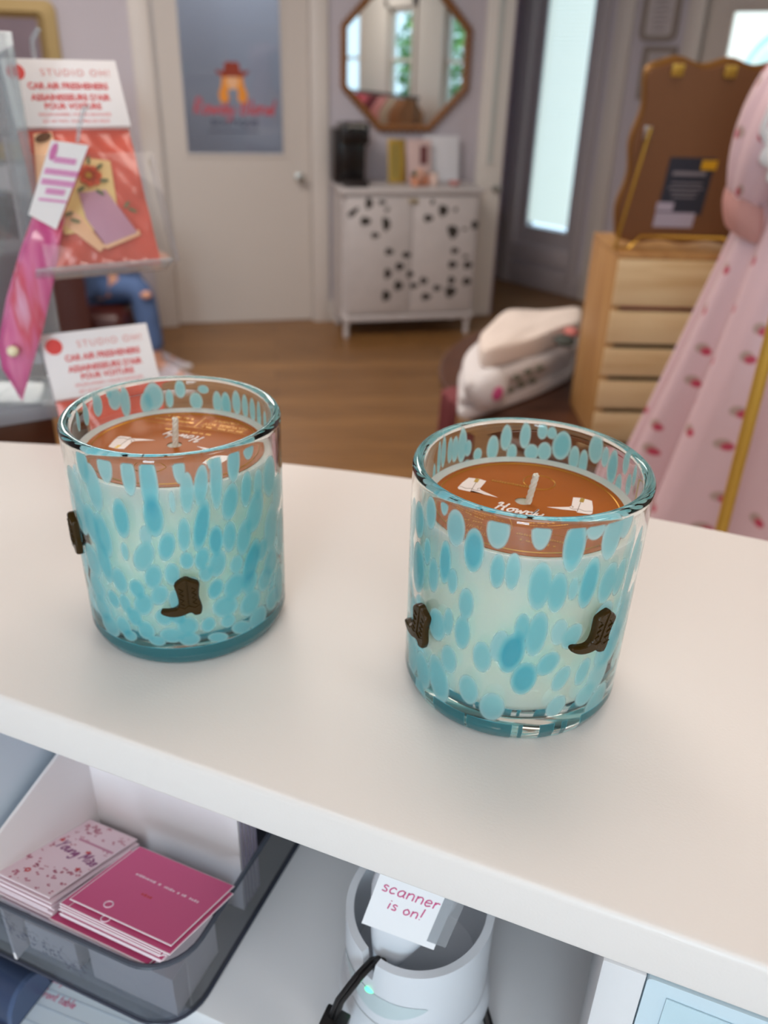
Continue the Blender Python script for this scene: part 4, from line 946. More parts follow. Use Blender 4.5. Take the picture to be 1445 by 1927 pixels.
def candle(center, spots, far_spots, kx, x_off, y_off, seed, label, wax_h, foot):
    o = thing("candle", label, "candle", (center.x, center.y, ZC + .0002))
    # outer wall grid + rim + inner wall + base as one closed lathe
    prof = [(0, .0006), (.030, .0004), (.0365, .0), (.0400, .0009), (.0420, .0028), (RB - .0002, .0062)]
    nz_ = 150
    for i in range(1, nz_ + 1):
        s = i / nz_; prof.append((RB + (RO - RB) * s, .0062 + (HC - .0042 - .0062) * s))
    for k in range(1, 10):
        a = pi * k / 10; prof.append((RO - .0021 + .0023 * cos(a), HC - .0042 + .0042 * sin(a) ** .8))
    ri = RO - .0042
    prof += [(ri, HC - .006), (ri - .0002, .06), (ri - .0006, .018), (ri - .0016, .0125), (ri - .005, .0098), (ri - .012, .009), (0, .0088)]
    N = 400; mb = MB().lathe(prof, N); me = mb.mesh("jar", 180)
    bm = bmesh.new(); bm.from_mesh(me); bmesh.ops.recalc_face_normals(bm, faces=bm.faces[:]); bm.to_mesh(me); bm.free()
    me.polygons.foreach_set('use_smooth', [True] * len(me.polygons))
    co = np.empty(len(me.vertices) * 3); me.vertices.foreach_get('co', co); co = co.reshape(-1, 3)
    r_ = np.hypot(co[:, 0], co[:, 1]); th = np.arctan2(co[:, 1], co[:, 0]); z = co[:, 2]
    outer = r_ > RB - .0018
    E = []
    for lst, far in ((spots, False), (far_spots, True)):
        for q in lst:
            X, Y, a, b = q[:4]; tilt = q[4] if len(q) > 4 else 0; dn = q[5] if len(q) > 5 else .45
            px_, py_ = x_off + X / kx, y_off + Y / kx
            t0, z0 = cyl_hit(px_, py_, center, RO, far)
            _, zb = cyl_hit(px_, py_ - b / kx, center, RO, far); _, zl = cyl_hit(px_, py_ + b / kx, center, RO, far)
            tl_, _ = cyl_hit(px_ - a / kx, py_, center, RO, far); tr_, _ = cyl_hit(px_ + a / kx, py_, center, RO, far)
            dt = abs((tr_ - tl_ + pi) % (2 * pi) - pi) / 2 * RO * 1.04; dz = abs(zb - zl) / 2 * 1.02
            E.append((t0, z0, min(max(dt, .0012), .006), min(max(dz, .0016), .022), -radians(tilt) * (1 if not far else -1), dn))
    # the far and hidden sides of the jar carry the same kind of spots
    rr = random.Random(seed); fc_ = atan2(-center.y, -center.x); tries = 0; n0 = len(E)
    while tries < 900 and len(E) < n0 + 130:
        tries += 1; t0 = fc_ + rr.uniform(radians(78), radians(282)); z0 = rr.uniform(.006, .074)
        a = rr.uniform(.0024, .0044); b = a * (1.2 + 1.6 * z0 / .1)
        if any(abs((t0 - q[0] + pi) % (2 * pi) - pi) * RO < (a + q[2]) * .8 and abs(z0 - q[1]) < (b + q[3]) * .8 for q in E): continue
        E.append((t0, z0, a, b, rr.uniform(-.2, .2), rr.uniform(.2, .7)))
    sd = np.full(len(z), .02); dens = np.zeros(len(z))
    for t0, z0, a, b, tl, dn in E:
        u = ((th - t0 + pi) % (2 * pi) - pi) * RO; w = z - z0; ca_, sa_ = cos(tl), sin(tl)
        uu, ww = u * ca_ + w * sa_, -u * sa_ + w * ca_
        k = np.sqrt((uu / a) ** 2 + (ww / b) ** 2); g = np.sqrt((uu / a ** 2) ** 2 + (ww / b ** 2) ** 2) + 1e-9
        d = np.where(k > .05, k * (k - 1) / g, -min(a, b)); d = np.clip(d, -min(a, b), .02)
        sd = np.minimum(sd, d); ins = np.clip(1.15 - k, 0, 1); ins = np.clip(ins * 2.0, 0, 1)
        dens = np.where(ins > 0, 1 - (1 - dens) * (1 - ins * dn), dens)
    band = (z < (.0115 if foot < -5 else .0105)) & (r_ > .033) & ((np.sin(5 * th + seed) + np.sin(13 * th) + .6 * np.sin(31 * th)) > foot)      # colour gathered round the thick foot
    sd = np.where(outer, sd * 1000, 10.0); sd = np.where(band, np.minimum(sd, -2.0), sd); dens = np.where(band, np.maximum(dens, .985), dens)
    sd = np.maximum(sd, (z - (HC - .0030)) * 1000); sd = np.where((z < .0015) & ~band, 10.0, sd)
    me.attributes.new('spot', 'FLOAT', 'POINT').data.foreach_set('value', sd.astype(np.float32))
    me.attributes.new('dens', 'FLOAT', 'POINT').data.foreach_set('value', dens.astype(np.float32))
    j = bpy.data.objects.new("glass_jar", me); C.objects.link(j); me.materials.append(M_jar); j.parent = o
    g_ = .00012
    part("wax", MB().lathe([(0, .0092), (ri - .012, .0094), (ri - .0052, .0102), (ri - .0020, .0128), (ri - .0006 - g_ * 1.2, .0182), (ri - .0002 - g_ * 1.6, .06), (ri - g_ * 2, wax_h + .0006), (ri - .0012, wax_h + .0001), (ri - .004, wax_h - .0006), (0, wax_h - .0006)], 96), M_wax, o, angle=60)
    wk = MB(); pts = []; n = 16
    for s in range(3):      # three twisted strands
        wk.tube([(.0006 * cos(s * 2.094 + i * .75) + .0004 * i / n * 4, .0006 * sin(s * 2.094 + i * .75) - .0012 * (i / n) ** 2, wax_h - .001 + .0135 * i / n) for i in range(n + 1)], .00075, 8)
    part("wick", wk, M_wick, o)
    return o

# cowboy boot relief, drawn in mm (toe to -x), wrapped on the glass
BOOT = [(-8.6, -7.6), (-9.0, -6.4), (-8.2, -5.6), (-5.6, -5.6), (-3.2, -5.1), (-2.0, -4.0), (-1.6, -2.4), (-1.7, 0.2), (-2.2, 3.0), (-2.8, 5.6), (-2.4, 6.8), (-.4, 8.4), (.6, 8.8), (1.6, 9.3), (2.8, 9.1), (3.4, 8.5), (5.8, 7.3), (7.0, 6.4), (6.9, 4.4), (6.5, 2.0), (6.4, -.4), (7.0, -3.0), (7.4, -5.2), (7.1, -7.2), (6.6, -8.6), (4.6, -8.8), (3.6, -8.3), (3.1, -7.4), (2.2, -7.3), (0, -8.4), (-3.0, -9.0), (-6.0, -8.7)]
def smooth_poly(p, it=1, k=2):
    for _ in range(it):
        q = []
        for i in range(len(p)):
            a, b = p[i], p[(i + 1) % len(p)]; q += [(a[0] * .75 + b[0] * .25, a[1] * .75 + b[1] * .25), (a[0] * .25 + b[0] * .75, a[1] * .25 + b[1] * .75)]
        p = q
    return p
def boot(parent, theta, z0, scale=1.0, rot=0.0, flip=False):
    p = smooth_poly([(x * scale, y * scale) for x, y in BOOT], 1)
    if flip: p = [(-x, y) for x, y in p][::-1]
    # inset rings: domed relief
    n = len(p); cs, sn = cos(rot), sin(rot)
    def inset(p, d):
        out = []
        for i in range(len(p)):
            a, b, c = Vector(p[i - 1]), Vector(p[i]), Vector(p[(i + 1) % len(p)])
            t_ = (c - a).normalized(); out.append((b.x - t_.y * d, b.y + t_.x * d))
        return out
    sgn = sum(p[i][0] * p[(i + 1) % n][1] - p[(i + 1) % n][0] * p[i][1] for i in range(n)); s = 1 if sgn > 0 else -1
    rings = [(p, -.4), (p, 1.0), (inset(p, .28 * s), 1.75), (inset(p, .7 * s), 2.15)]
    mb = MB(); vs = [(q[0], q[1], h) for rg, h in rings for q in rg]; fs = []
    for a in range(3):
        for i in range(n): j = (i + 1) % n; fs.append((a * n + i, a * n + j, (a + 1) * n + j, (a + 1) * n + i))
    bm = bmesh.new(); f_ = bm.faces.new([bm.verts.new((q[0], q[1], 2.15)) for q in rings[-1][0]]); bmesh.ops.triangulate(bm, faces=[f_])
    bm.verts.index_update(); o0 = len(vs); vs += [tuple(v.co) for v in bm.verts]; fs += [tuple(o0 + v.index for v in f.verts) for f in bm.faces]; bm.free()
    mb.add(vs, fs)
    g = -1 if flip else 1
    zz = lambda x: [(g * (x + .8 * (1 if k % 2 else -1)) * scale, (5.0 - k * 1.15) * scale, 2.25) for k in range(8)]
    for xx in (-.2, 4.6): mb.tube(zz(xx), .22, 6)
    mb.tube([(g * 2.1 * scale, 8.4 * scale, 2.2), (g * 2.2 * scale, -3 * scale, 2.2)], .24, 6)
    mb.tube([(g * -2.0 * scale, -3.6 * scale, 2.15), (g * .6 * scale, -4.6 * scale, 2.25), (g * 2.2 * scale, -3.4 * scale, 2.25), (g * 4.4 * scale, -4.6 * scale, 2.25), (g * 6.6 * scale, -3.2 * scale, 2.15)], .24, 6)
    def wrap(x, y, h):
        x, y = x * cs - y * sn, x * sn + y * cs
        R_ = RO + h * .001; a = theta + x * .001 / RO; return (R_ * cos(a), R_ * sin(a), z0 + y * .001)
    mb.mapped(wrap)
    return part("boot_emblem", mb, M_boot, parent, angle=50)

def cover(center, rot, hole, zt_, label):
    """printed dust cover lying on the wax; drawn in mm with +y as the top of the print"""
    o = thing("dust_cover", label, "candle cover", (center.x + hole[0], center.y + hole[1], ZC + .0002 + zt_), rot)
    s = .001; hx, hy = Matrix.Rotation(-rot, 2) @ Vector((-hole[0], -hole[1])) * 1000
    n = 96; R_ = 36.6; r0 = 3.1; vs = []; fs = []
    for r, z in ((r0, 0), (R_, 0), (R_, .35), (r0, .35)):
        for i in range(n):
            a = 2 * pi * i / n; cx = hx if r == R_ else 0; cy = hy if r == R_ else 0; vs.append(((cx + r * cos(a)) * s, (cy + r * sin(a)) * s, z * s))
    for a in range(4):
        for i in range(n): j = (i + 1) % n; b = (a + 1) % 4; fs.append((a * n + i, a * n + j, b * n + j, b * n + i))
    part("disc", MB().add(vs, fs), M_cover, o)
    ht = .40
    fo = MB()
    fo.tube([((hx + 34.4 * cos(2 * pi * i / 96)) * s, (hy + 34.4 * sin(2 * pi * i / 96)) * s, ht * s) for i in range(96)], .00028, 4, True)
    fo.tube([((hx + .5 + 6.2 * cos(2 * pi * i / 40)) * s, (hy + 19 + 6.2 * sin(2 * pi * i / 40)) * s, ht * s) for i in range(40)], .00022, 4, True)
    put = lambda mb, x, y: [fo.add(b.v, b.f) for b in [mb.xf(Matrix.Translation((x * s, y * s, ht * s)))]]
    put(faint_print(.016, .0016, 1), -8, 11.5)
    put(faint_print(.022, .0016, 2), 0, -14.5)
    put(text("NATURAL SOY", .0031), -12, -25.5); put(text("CANDLE", .0031), -10.5, -29.5); put(faint_print(.019, .0015, 3), -12, -21.4)
    put(faint_print(.018, .0017, 4), 12, -24); put(faint_print(.012, .0017, 5), 11, -28)
    fo.box(-24 * s, 24 * s, -19.0 * s, -18.75 * s, ht * s, (ht + .05) * s); fo.box(.0005, .00075, -31 * s, -19.0 * s, ht * s, (ht + .05) * s); fo.box(-22 * s, -1 * s, -22.4 * s, -22.2 * s, ht * s, (ht + .05) * s)
    part("foil_print", fo, M_foil, o, label="gold foil lettering and ring")
    for g in (-1, 1):
        P = [(9.5, -1.3), (14, .6), (17.2, 2.2), (17.8, 3.4), (17.2, 10.6), (20.4, 11.4), (24.4, 10.6), (25.6, 5), (26.0, .6), (25.4, -.6), (20.6, -.9), (20.0, .2), (15, -.9)]
        bo = part("boot_print", MB().prism([(g * x * s, y * s) for x, y in P], ht * s - .0001, (ht + .05) * s), M_print, o)
        ln_ = MB()
        for L in ([(20.6, 8), (20.5, -.6)], [(17.4, 1.6), (19, .8), (21, 1.8), (23, 1.0), (25.6, 2)], [(17.6, 3.6), (18.6, 2.8), (18.4, 2.0)]): ln_.tube([(g * x * s, y * s, (ht + .06) * s) for x, y in L], .00011, 4)
        part("line_print", ln_, M_line, bo)
        part("pull_strap", MB().box(min(g * 20.0, g * 21.6) * s, max(g * 20.0, g * 21.6) * s, 7.8 * s, 11.2 * s, ht * s, (ht + .08) * s), M_gold, bo)
    h = hand("Howdy", .0058, .00042, .28, connect=True); part("script_lettering", MB().add([(x, y - .0105, z + ht * s + .0001) for x, y, z in h.v], h.f), M_print, o)
    return o

cR = Vector((.0543, .2780, 0)); cL = Vector((-.0881, .3161, 0))
SR = [(555,610,58,98,0,.35),(340,600,45,92),(430,715,50,112,0,.75),(285,775,29,112,0,.7),(215,525,25,85),(155,560,22,95,0,.6),(285,475,20,65),(775,612,50,102,0,.3),(630,552,36,42,0,.25),(940,690,54,132,0,.6),(1130,640,44,115,0,.4),(1050,600,46,60,0,.3),(1203,560,30,85,0,.3),(195,720,17,70),(225,840,25,88),(322,870,25,66),(147,800,28,130,0,.6),(550,820,38,88,0,.5),(628,822,38,94,0,.4),(765,897,57,120,0,.5),(855,930,48,100,0,.5),(935,910,25,56,0,.3),(1015,880,42,122,4,.7),(1110,880,38,92,6,.5),(1168,850,22,80,6,.4),(390,985,38,80,0,.45),(370,1130,40,86,0,.5),(300,1075,24,70,0,.4),(675,1110,38,76,0,.5),(750,1140,52,112,4,.5),(865,1130,40,64,0,.2),(470,1255,48,78,-4,.4),(560,1200,45,80,6,.25),(622,1235,62,106,10,.85),(685,1365,64,82,8,.75),(808,1290,50,62,25,.5),(400,1420,50,72,-8,.4),(245,1365,50,112,-14,.5),(300,1265,40,70,-4,.4),(520,1508,64,70,6,.35),(875,1365,38,62,18,.35),(850,1505,44,52,22,.25),(985,1330,30,62,12,.4),(930,1150,45,62,18,.4),(1100,1225,38,72,14,.4),(1062,1345,40,74,18,.25),(1000,1445,42,50,24,.3),(1055,1480,52,72,26,.35),(1140,1175,28,80,10,.5),(1182,1050,24,90,8,.5),(240,1090,44,80,0,.5),(165,1320,36,90,-10,.5),(112,1230,24,110,0,.5),(150,1420,26,60,-20,.5),(122,1030,22,90,0,.5),(1085,1050,42,70,14,.3),(1230,800,16,150,6,.4),(95,1100,14,80,0,.5)]
FR_ = [(520,190,30,62),(590,140,28,62),(690,130,28,62),(620,215,26,46),(722,212,36,42),(790,207,36,46),(880,180,48,72,6,.6),(945,242,28,62),(992,268,24,70),(1060,200,38,72),(1110,240,20,52),(1150,292,28,92,0,.6),(1225,272,18,62),(780,108,26,40),(828,118,26,28),(358,180,24,80),(320,196,18,62),(292,202,14,62),(256,212,13,72),(230,242,10,80),(440,222,22,32),(1182,390,18,72),(1242,380,16,62),(1275,340,12,60),(390,190,18,40),(200,330,8,60)]
SL = [(335,540,38,92,0,.35),(465,590,38,116,0,.4),(578,640,48,190,0,.6),(602,820,54,112,0,.7),(740,550,34,92,0,.3),(690,505,18,40,0,.2),(215,530,28,100,0,.5),(275,660,38,122,-4,.4),(165,640,28,80,0,.3),(862,650,38,112,8,.5),(785,690,38,112,4,.4),(705,740,18,60,0,.15),(945,610,34,172,3,.5),(1040,520,34,112,4,.5),(1120,450,28,58,0,.35),(910,500,20,62,0,.3),(1110,670,29,96,6,.5),(1175,640,24,80,4,.4),(1160,790,44,112,16,.5),(1022,740,44,100,12,.55),(1238,600,32,112,0,.5),(1282,680,22,100,0,.4),(425,830,42,106,0,.65),(866,870,42,142,12,.75),(770,920,35,92,4,.5),(945,950,40,82,4,.75),(1020,930,37,86,4,.55),(1100,932,40,96,10,.5),(1250,880,46,132,8,.45),(262,860,34,100,-4,.55),(325,920,38,112,-6,.55),(205,800,28,100,0,.45),(675,985,46,80,14,.6),(445,1010,20,50,0,.35),(548,1040,52,86,24,.45),(330,1060,33,112,-8,.6),(268,1062,33,80,-4,.5),(785,1060,38,48,0,.55),(870,1050,40,62,14,.6),(955,1075,48,74,10,.55),(1060,1080,36,50,6,.45),(1142,1070,42,122,20,.75),(1250,1070,38,80,10,.55),(415,1170,38,66,-4,.5),(510,1215,42,50,-4,.6),(600,1150,47,70,14,.55),(705,1135,42,62,4,.5),(890,1130,38,46,0,.5),(635,1250,45,58,26,.5),(545,1300,50,62,20,.55),(945,1215,42,56,18,.65),(1050,1200,58,72,20,.6),(1135,1180,42,62,18,.55),(290,1205,38,62,-10,.5),(380,1270,29,46,-10,.55),(445,1295,29,50,-4,.5),(320,1320,46,60,-20,.5),(495,1370,40,50,-10,.6),(360,1412,42,54,-20,.5),(435,1418,37,50,-12,.5),(1000,1312,76,58,32,.55),(1140,1290,56,70,30,.55),(1218,1160,38,62,18,.5),(1262,1262,42,60,18,.5),(560,1442,46,50,0,.55),(700,1470,66,40,4,.5),(905,1410,40,42,12,.55),(1015,1390,42,36,24,.5),(1182,1370,48,60,32,.5),(790,1420,60,52,4,.55),(660,1370,50,46,10,.5),(735,1370,44,40,0,.55),(800,1490,60,36,8,.5),(470,1470,36,28,-20,.5),(1090,1425,58,34,28,.5),(960,1480,58,26,20,.5),(620,1500,46,26,6,.5),(1295,1180,20,110,0,.6),(1302,900,18,130,0,.5),(1200,1000,30,60,14,.5),(560,930,32,60,0,.2),(815,1190,40,40,0,.3),(250,1300,24,60,-20,.5),(720,1280,34,60,0,.4)]
FL_ = [(280,210,28,62),(380,172,38,62),(440,192,28,80),(600,162,56,72,0,.5),(750,120,30,46),(840,182,36,46),(960,192,25,62),(1010,202,27,66,0,.6),(1070,192,24,62),(1120,212,18,62),(1165,232,17,62),(1205,262,13,72),(210,262,18,62),(345,135,18,40),(560,195,34,60),(690,170,22,50),(880,120,30,22),(160,300,12,60),(1245,300,10,60)]
for lst in (SR, SL): lst[:] = [q for q in lst]
cand_L = candle(cL, SL, FL_, 2.89, 80, 690, 3, "left candle: densely aqua-speckled glass jar with one boot facing forward", .0838, -9)
cand_R = candle(cR, SR, FR_, 2.676, 730, 770, 5, "right candle: sparsely aqua-spotted glass jar showing two boots and creamy wax", .0818, -.75)
for o in (cand_L, cand_R): o['group'] = "speckled glass candles on the counter"
boot(cand_L, radians(-78.5), .0375, 1.0)
boot(cand_L, radians(-151.5), .054, 1.0)
boot(cand_R, radians(-60.5), .0515, 1.0, radians(-13))
boot(cand_R, radians(-153.5), .040, 1.0, radians(-6))
cover(cL, radians(165.5), (-.0004, .0006), .0838 - .0006 + .0001, "copper brown printed cover lying upside down to the viewer in the left candle")
cover(cR, radians(-20), (-.0016, .0016), .0818 - .0006 + .0001, "copper brown printed cover reading upright in the right candle")

# ------------------------------------------------------------------ clear bin with the cards, inside the left cubby
CT_ = lambda: (OC.x, OC.y, ZC)          # local frame origin for things in the cubby (z relative to the counter top)
def cthing(name, label, cat, group=None): return thing(name, label, cat, (OC.x, OC.y, ZC), CA, group)
bn = cthing("storage_bin", "clear smoky plastic bin holding business cards under the counter", "bin")
SH = -.163; bz = -.111
M_smoke = acrylic("smoky_clear_plastic", (205, 208, 216), .80, .05, .04)
def bin_ring(off, z, n=8): return [(x, y, z) for x, y in rrect(-.135 - off, .0765 + off, -.0135 - off * .9, .155, .022, n)]
def bin_shell(r0, r1):
    vs = r0 + r1; n = len(r0); return MB().add(vs, [(i, (i + 1) % n, n + (i + 1) % n, n + i) for i in range(n)])
part("wall", bin_shell(bin_ring(0, SH + .0015), bin_ring(.0045, bz)), M_smoke, bn)
part("floor_panel", MB().prism([(p[0], p[1]) for p in bin_ring(0, 0)], SH + .0004, SH + .0018), M_smoke, bn)
rimp = bin_ring(.0048, bz)
part("rim", MB().tube(rimp, .0013, 8, True), pm("smoky_rim", (70, 76, 88), .2, spec=.6), bn, label="dark rolled rim")
part("base_edge", MB().tube(bin_ring(.0005, SH + .0012), .0009, 6, True), pm("smoky_rim_2", (62, 66, 80), .25), bn)
scf = MB(); rr = random.Random(9)
for i in range(46):     # scuffed, torn sticker remains on the bin front
    x0 = -.02 + i * .0011 + rr.uniform(-.002, .002); z0 = -.120 - i * .00035 + rr.uniform(-.010, .006)
    scf.tube([(x0 + rr.uniform(-.0015, .0015), -.0186 + (bz - z0) * .085, z0 + rr.uniform(-.002, .002)) for _ in range(4)], .00012, 4)
part("scratches", scf, pm("scratch_grey", (92, 96, 112), .7), bn)
# white card tray in the bin
tr2 = cthing("card_tray", "white card tray inside the clear bin behind the card stacks", "tray")
part("side_wall", MB().prism([(-.014, SH + .003), (.0525, SH + .003), (.0525, -.066), (-.014, -.084)], 0, .0016, Matrix(((0, 0, 1, -.0175), (1, 0, 0, 0), (0, 1, 0, 0), (0, 0, 0, 1)))), M_paper, tr2)
part("back_wall", MB().box(-.0175, .071, .0525, .0541, SH + .003, -.034), M_paper, tr2)
M_env = pm("lilac_envelope_edges", (176, 166, 186), .6)
for i in range(9):
    single("envelope", MB().box(-.012 + .0004 * (i % 3), .0712 - .0005 * (i % 2), .0546 + i * .0016, .0556 + i * .0016, SH + .003, -.050 - .0006 * (i % 4)), M_paper if i % 2 else M_env, "pale envelope standing on edge behind the white card tray", "envelope", "envelopes behind the card tray", (OC.x, OC.y, ZC), CA)
def cardM(c0, ux, vy, lift): # corner, edge vectors -> matrix mapping (0..1,0..1,z)
    n = ux.cross(vy).normalized(); return Matrix(((ux.x, vy.x, n.x, c0.x), (ux.y, vy.y, n.y, c0.y), (ux.z, vy.z, n.z, c0.z + lift), (0, 0, 0, 1)))
M_pinkc = pm("raspberry_card", (206, 84, 132), .5); M_flor = pm("blush_card", (232, 206, 214), .55); M_edge = pm("card_edge", (244, 226, 232), .6)
# pink stack
gp_ = "pink loyalty cards in the clear bin"
def card(M_face, FL, FR, BL, label, group, lift, i, rr, extra=None):
    jit = Vector((rr.uniform(-.0012, .0012), rr.uniform(-.0012, .0012), 0)); ux = FR - FL; vy = BL - FL
    o = thing("business_card", label, "card", (OC.x, OC.y, ZC), CA, group)
    M_ = cardM(FL + jit, ux, vy, lift)
    part("sheet", MB().box(0, 1, 0, 1, 0, .00042, 0, M_), M_edge, o)
    part("printed_face", MB().box(.008, .992, .012, .995, .00042, .00047, 0, M_), M_face, o)
    if extra: extra(o, M_)
    return o
rr = random.Random(11)
FLp, FRp, BLp = Vector((.0240, -.0105, -.0985)), Vector((.0774, -.0114, -.0985)), Vector((.0285, .031, -.109))
def disc_ring(cx, cy, r, w, M_, asp): return MB().tube([M_ @ Vector((cx + r * cos(2 * pi * i / 24), cy + r * asp * sin(2 * pi * i / 24), .0006)) for i in range(24)], w, 5, True)
M_cw = pm("white_card_ink", (240, 206, 222), .5); M_red = pm("red_card_ink", (196, 50, 56), .5)
def on_card(mb, M_, cx, cy, w_, h_): return mb.xf(M_ @ Matrix.Translation((cx, cy, .0005)) @ Matrix.Diagonal((w_, h_, .004, 1)))
def pink_top(o, M_):
    part("ring_mark", disc_ring(.30, .13, .035, .00035, M_, 1.25), M_cw, o)
    part("lettering", on_card(faint_print(10.4, .72, 6).xf(Matrix.Rotation(radians(-2), 4, 'Z')), M_, .55, .60, .062, .05), M_cw, o)
    part("stamp", on_card(faint_print(2.0, .8, 7), M_, .50, .40, .07, .05), M_red, o)
def pink_second(o, M_): part("ring_mark", disc_ring(.34, .06, .035, .00035, M_, 1.25), M_cw, o)
NP = 16
for i in range(NP):
    dz_ = -.0009 * (NP - 1 - i)
    if i < 3: sh = Vector((-.010, -.0045, -.0012))
    elif i == NP - 2: sh = Vector((.0015, -.0035, 0))
    elif i == NP - 1: sh = Vector((0, 0, 0))
    else: sh = Vector((-.005 + .003 * (i / NP), -.002, 0))
    lb = "pink loyalty card topmost of its stack, with a white ring mark" if i == NP - 1 else ("second pink card from the top, its white ring half covered" if i == NP - 2 else "white-edged pink loyalty card lower in the pink stack")
    card(M_pinkc, FLp + sh, FRp + sh, BLp + sh, lb, gp_, dz_, i, rr, pink_top if i == NP - 1 else (pink_second if i == NP - 2 else None))
FLf, FRf, BLf = Vector((-.0150, -.0112, -.1005)), Vector((.0154, -.0118, -.1005)), Vector((-.0146, .046, -.1260))
def floral_top(o, M_):
    fl = MB(); r2 = random.Random(4)
    for k in range(95):
        cx, cy = r2.uniform(.03, .97), r2.uniform(.03, .97); s_ = r2.uniform(.014, .034)
        if .36 < cy < .66 and .12 < cx < .95 and r2.random() < .8: continue
        for p_ in range(r2.choice((1, 2, 4))):
            a = r2.uniform(0, 6.28); ex, ey = cx + s_ * cos(a), cy + s_ * .5 * sin(a)
            fl.add([M_ @ Vector((ex + s_ * .8 * cos(q * pi / 3), ey + s_ * .4 * sin(q * pi / 3), .0005)) for q in range(6)], [tuple(range(6))])
    part("flower_print", fl, pm("rose_ink", (190, 112, 132), .6), o)
    part("lettering", on_card(hand("Young Miss", 1, .085, .2, connect=True).xf(Matrix.Rotation(radians(-6), 4, 'Z')), M_, .54, .50, .160, .115), pm("plum_ink", (140, 76, 120), .6), o)
    st = MB()
    for cx, cy in ((.10, .62), (.66, .60), (.84, .38)): st.add([M_ @ Vector((cx + x * .062, cy + y * .032, .0006)) for x, y in poly_star(1)], [tuple(range(10))])
    part("stars", st, M_red, o); part("ring_mark", disc_ring(.28, .16, .034, .0003, M_, .55), M_red, o)
    part("ribbon_print", MB().box(.28, .96, .70, .725, .0004, .0006, 0, M_), pm("mauve_ink", (196, 132, 156), .6), o)
gf_ = "floral cards in the clear bin"
NF = 15
for i in range(NF):
    top = i == NF - 1; sh = Vector((0, 0, 0)) if top else Vector((.0004 if i > NF - 4 else -.0004 , -.0012 if i > NF - 4 else -.0018, 0))
    card(M_flor, FLf + sh, FRf + sh, BLf + sh, "flower-printed card with plum script and red stars, topmost of its stack" if top else "blush flower-printed card lower in the floral stack", gf_, -.0011 * (NF - 1 - i), i, rr, floral_top if top else None)
for k, (a, b) in enumerate(((-.0148, .0150), (.0235, .0705))):
    single("card_box", MB().box(a, b, -.006, .030 if k == 0 else .028, SH + .0022, -.1335 if k else -.1405), M_paper, "white spacer box under the %s cards in the clear bin" % ("pink" if k else "floral"), "box", None, (OC.x, OC.y, ZC), CA)
# ribbed clear box left of the bin tray
rbx = cthing("ribbed_box", "ribbed translucent plastic box at the far left of the cubby", "box")
rb_ = MB()
for i in range(26):
    y0 = .0 + i * .0062; rb_.box(-.026, -.0235, y0, y0 + .0042, SH + .003, -.030, .0006)
rb_.box(-.0235, -.0228, 0, .165, SH + .003, -.030)
part("ribbed_wall", rb_, pm("ribbed_plastic", (204, 216, 228), .3, spec=.6), rbx)
part("front_wall", MB().box(-.125, -.026, -.001, .0005, SH + .003, -.030), acrylic("milky_plastic", (206, 216, 222), .85, .1, .3), rbx)
# lined paper with handwriting and the navy stapler on the ledge
DL = DZ - ZC
pp = cthing("lined_note", "blue-tinted lined paper with pink handwriting on the ledge under the bin", "paper")
Mp = Matrix.Translation((-.012, -.035, DL + .0006)) @ Matrix.Rotation(radians(3), 4, 'Z')
part("sheet", MB().box(-.12, .105, -.16, .10, 0, .0006, 0, Mp), pm("pale_blue_paper", (214, 226, 236), .6), pp)
rl = MB(); hw_ = MB()
for i in range(26): rl.box(-.12, .105, .0905 - i * .0085, .0903 - i * .0085, .0006, .0008, 0, Mp)
for i, s_ in enumerate(("print", "and receipts", "name / front table", "cetas", "signs")):
    q = hand(s_, .0042, .00026, .15); xs0 = min(p[0] for p in q.v); hw_.add([Mp @ Vector((x - xs0 - .028 + .004 * (i % 2), y + .0522 - i * .0085, z + .0009)) for x, y, z in q.v], q.f)
part("rules", rl, pm("rule_blue", (140, 160, 182), .6), pp); part("handwriting", hw_, pm("pink_pen", (204, 84, 128), .5), pp)
stp = cthing("stapler", "dark navy plastic stapler end lying on the lined paper", "stapler")
sq = loc(on_z(28, 1846, ZC - .208)); sp = MB()
def stap(u, v):
    a = pi * u; return (sq.x - .060 + .072 * v, sq.y + .013 * cos(a) - .004 * v, DL + .0030 + .026 * sin(a) ** .8 * (1 - .25 * v))
M_navy = pm("navy_plastic", (52, 66, 96), .35)
part("arm", sp.grid(stap, 16, 12), M_navy, stp)
part("end_cap", MB().prism([(.0135 * cos(pi * k / 14), .026 * sin(pi * k / 14) ** .8 * .76) for k in range(15)], -.001, .002, frame_m((sq.x + .012, sq.y - .004, DL + .0030), (0, 1, 0), (0, 0, 1), (1, 0, 0))), pm("navy_cap", (74, 92, 126), .3), stp)
part("base_plate", MB().box(sq.x - .062, sq.x + .014, sq.y - .018, sq.y + .014, DL + .0014, DL + .0032, .0004), M_navy, stp)

# ------------------------------------------------------------------ barcode scanner in its white cradle
sc_c = Vector((.1665, .047, SH + .0005)); SR_ = .0325
scn = thing("scanner_cradle", "round white scanner cradle with a green light under the counter", "scanner cradle", tuple(CF @ sc_c), CA)
def top_z(a):  # collar rim: low at the front notch side, high at the back
    return .0635 + .008 * (1 - cos(a - radians(-112))) / 2
def collar_fn(ro):
    def fn(u, v):
        a = 2 * pi * u; q = v; zt_ = top_z(a)
        if abs((a - radians(-112 + 360) + pi) % (2 * pi) - pi) < .09: zt_ -= .012
        if q < .45: r_, z_ = SR_ , .024 + (zt_ - .024) * q / .45
        elif q < .55: r_, z_ = SR_ - .0035 * (q - .45) / .1, zt_
        else: r_, z_ = SR_ - .0035, zt_ + (.026 - zt_) * (q - .55) / .45
        return (r_ * cos(a), r_ * sin(a), z_)
    return fn
part("collar", MB().grid(collar_fn(0), 128, 21, True), M_white_pl, scn, angle=60)
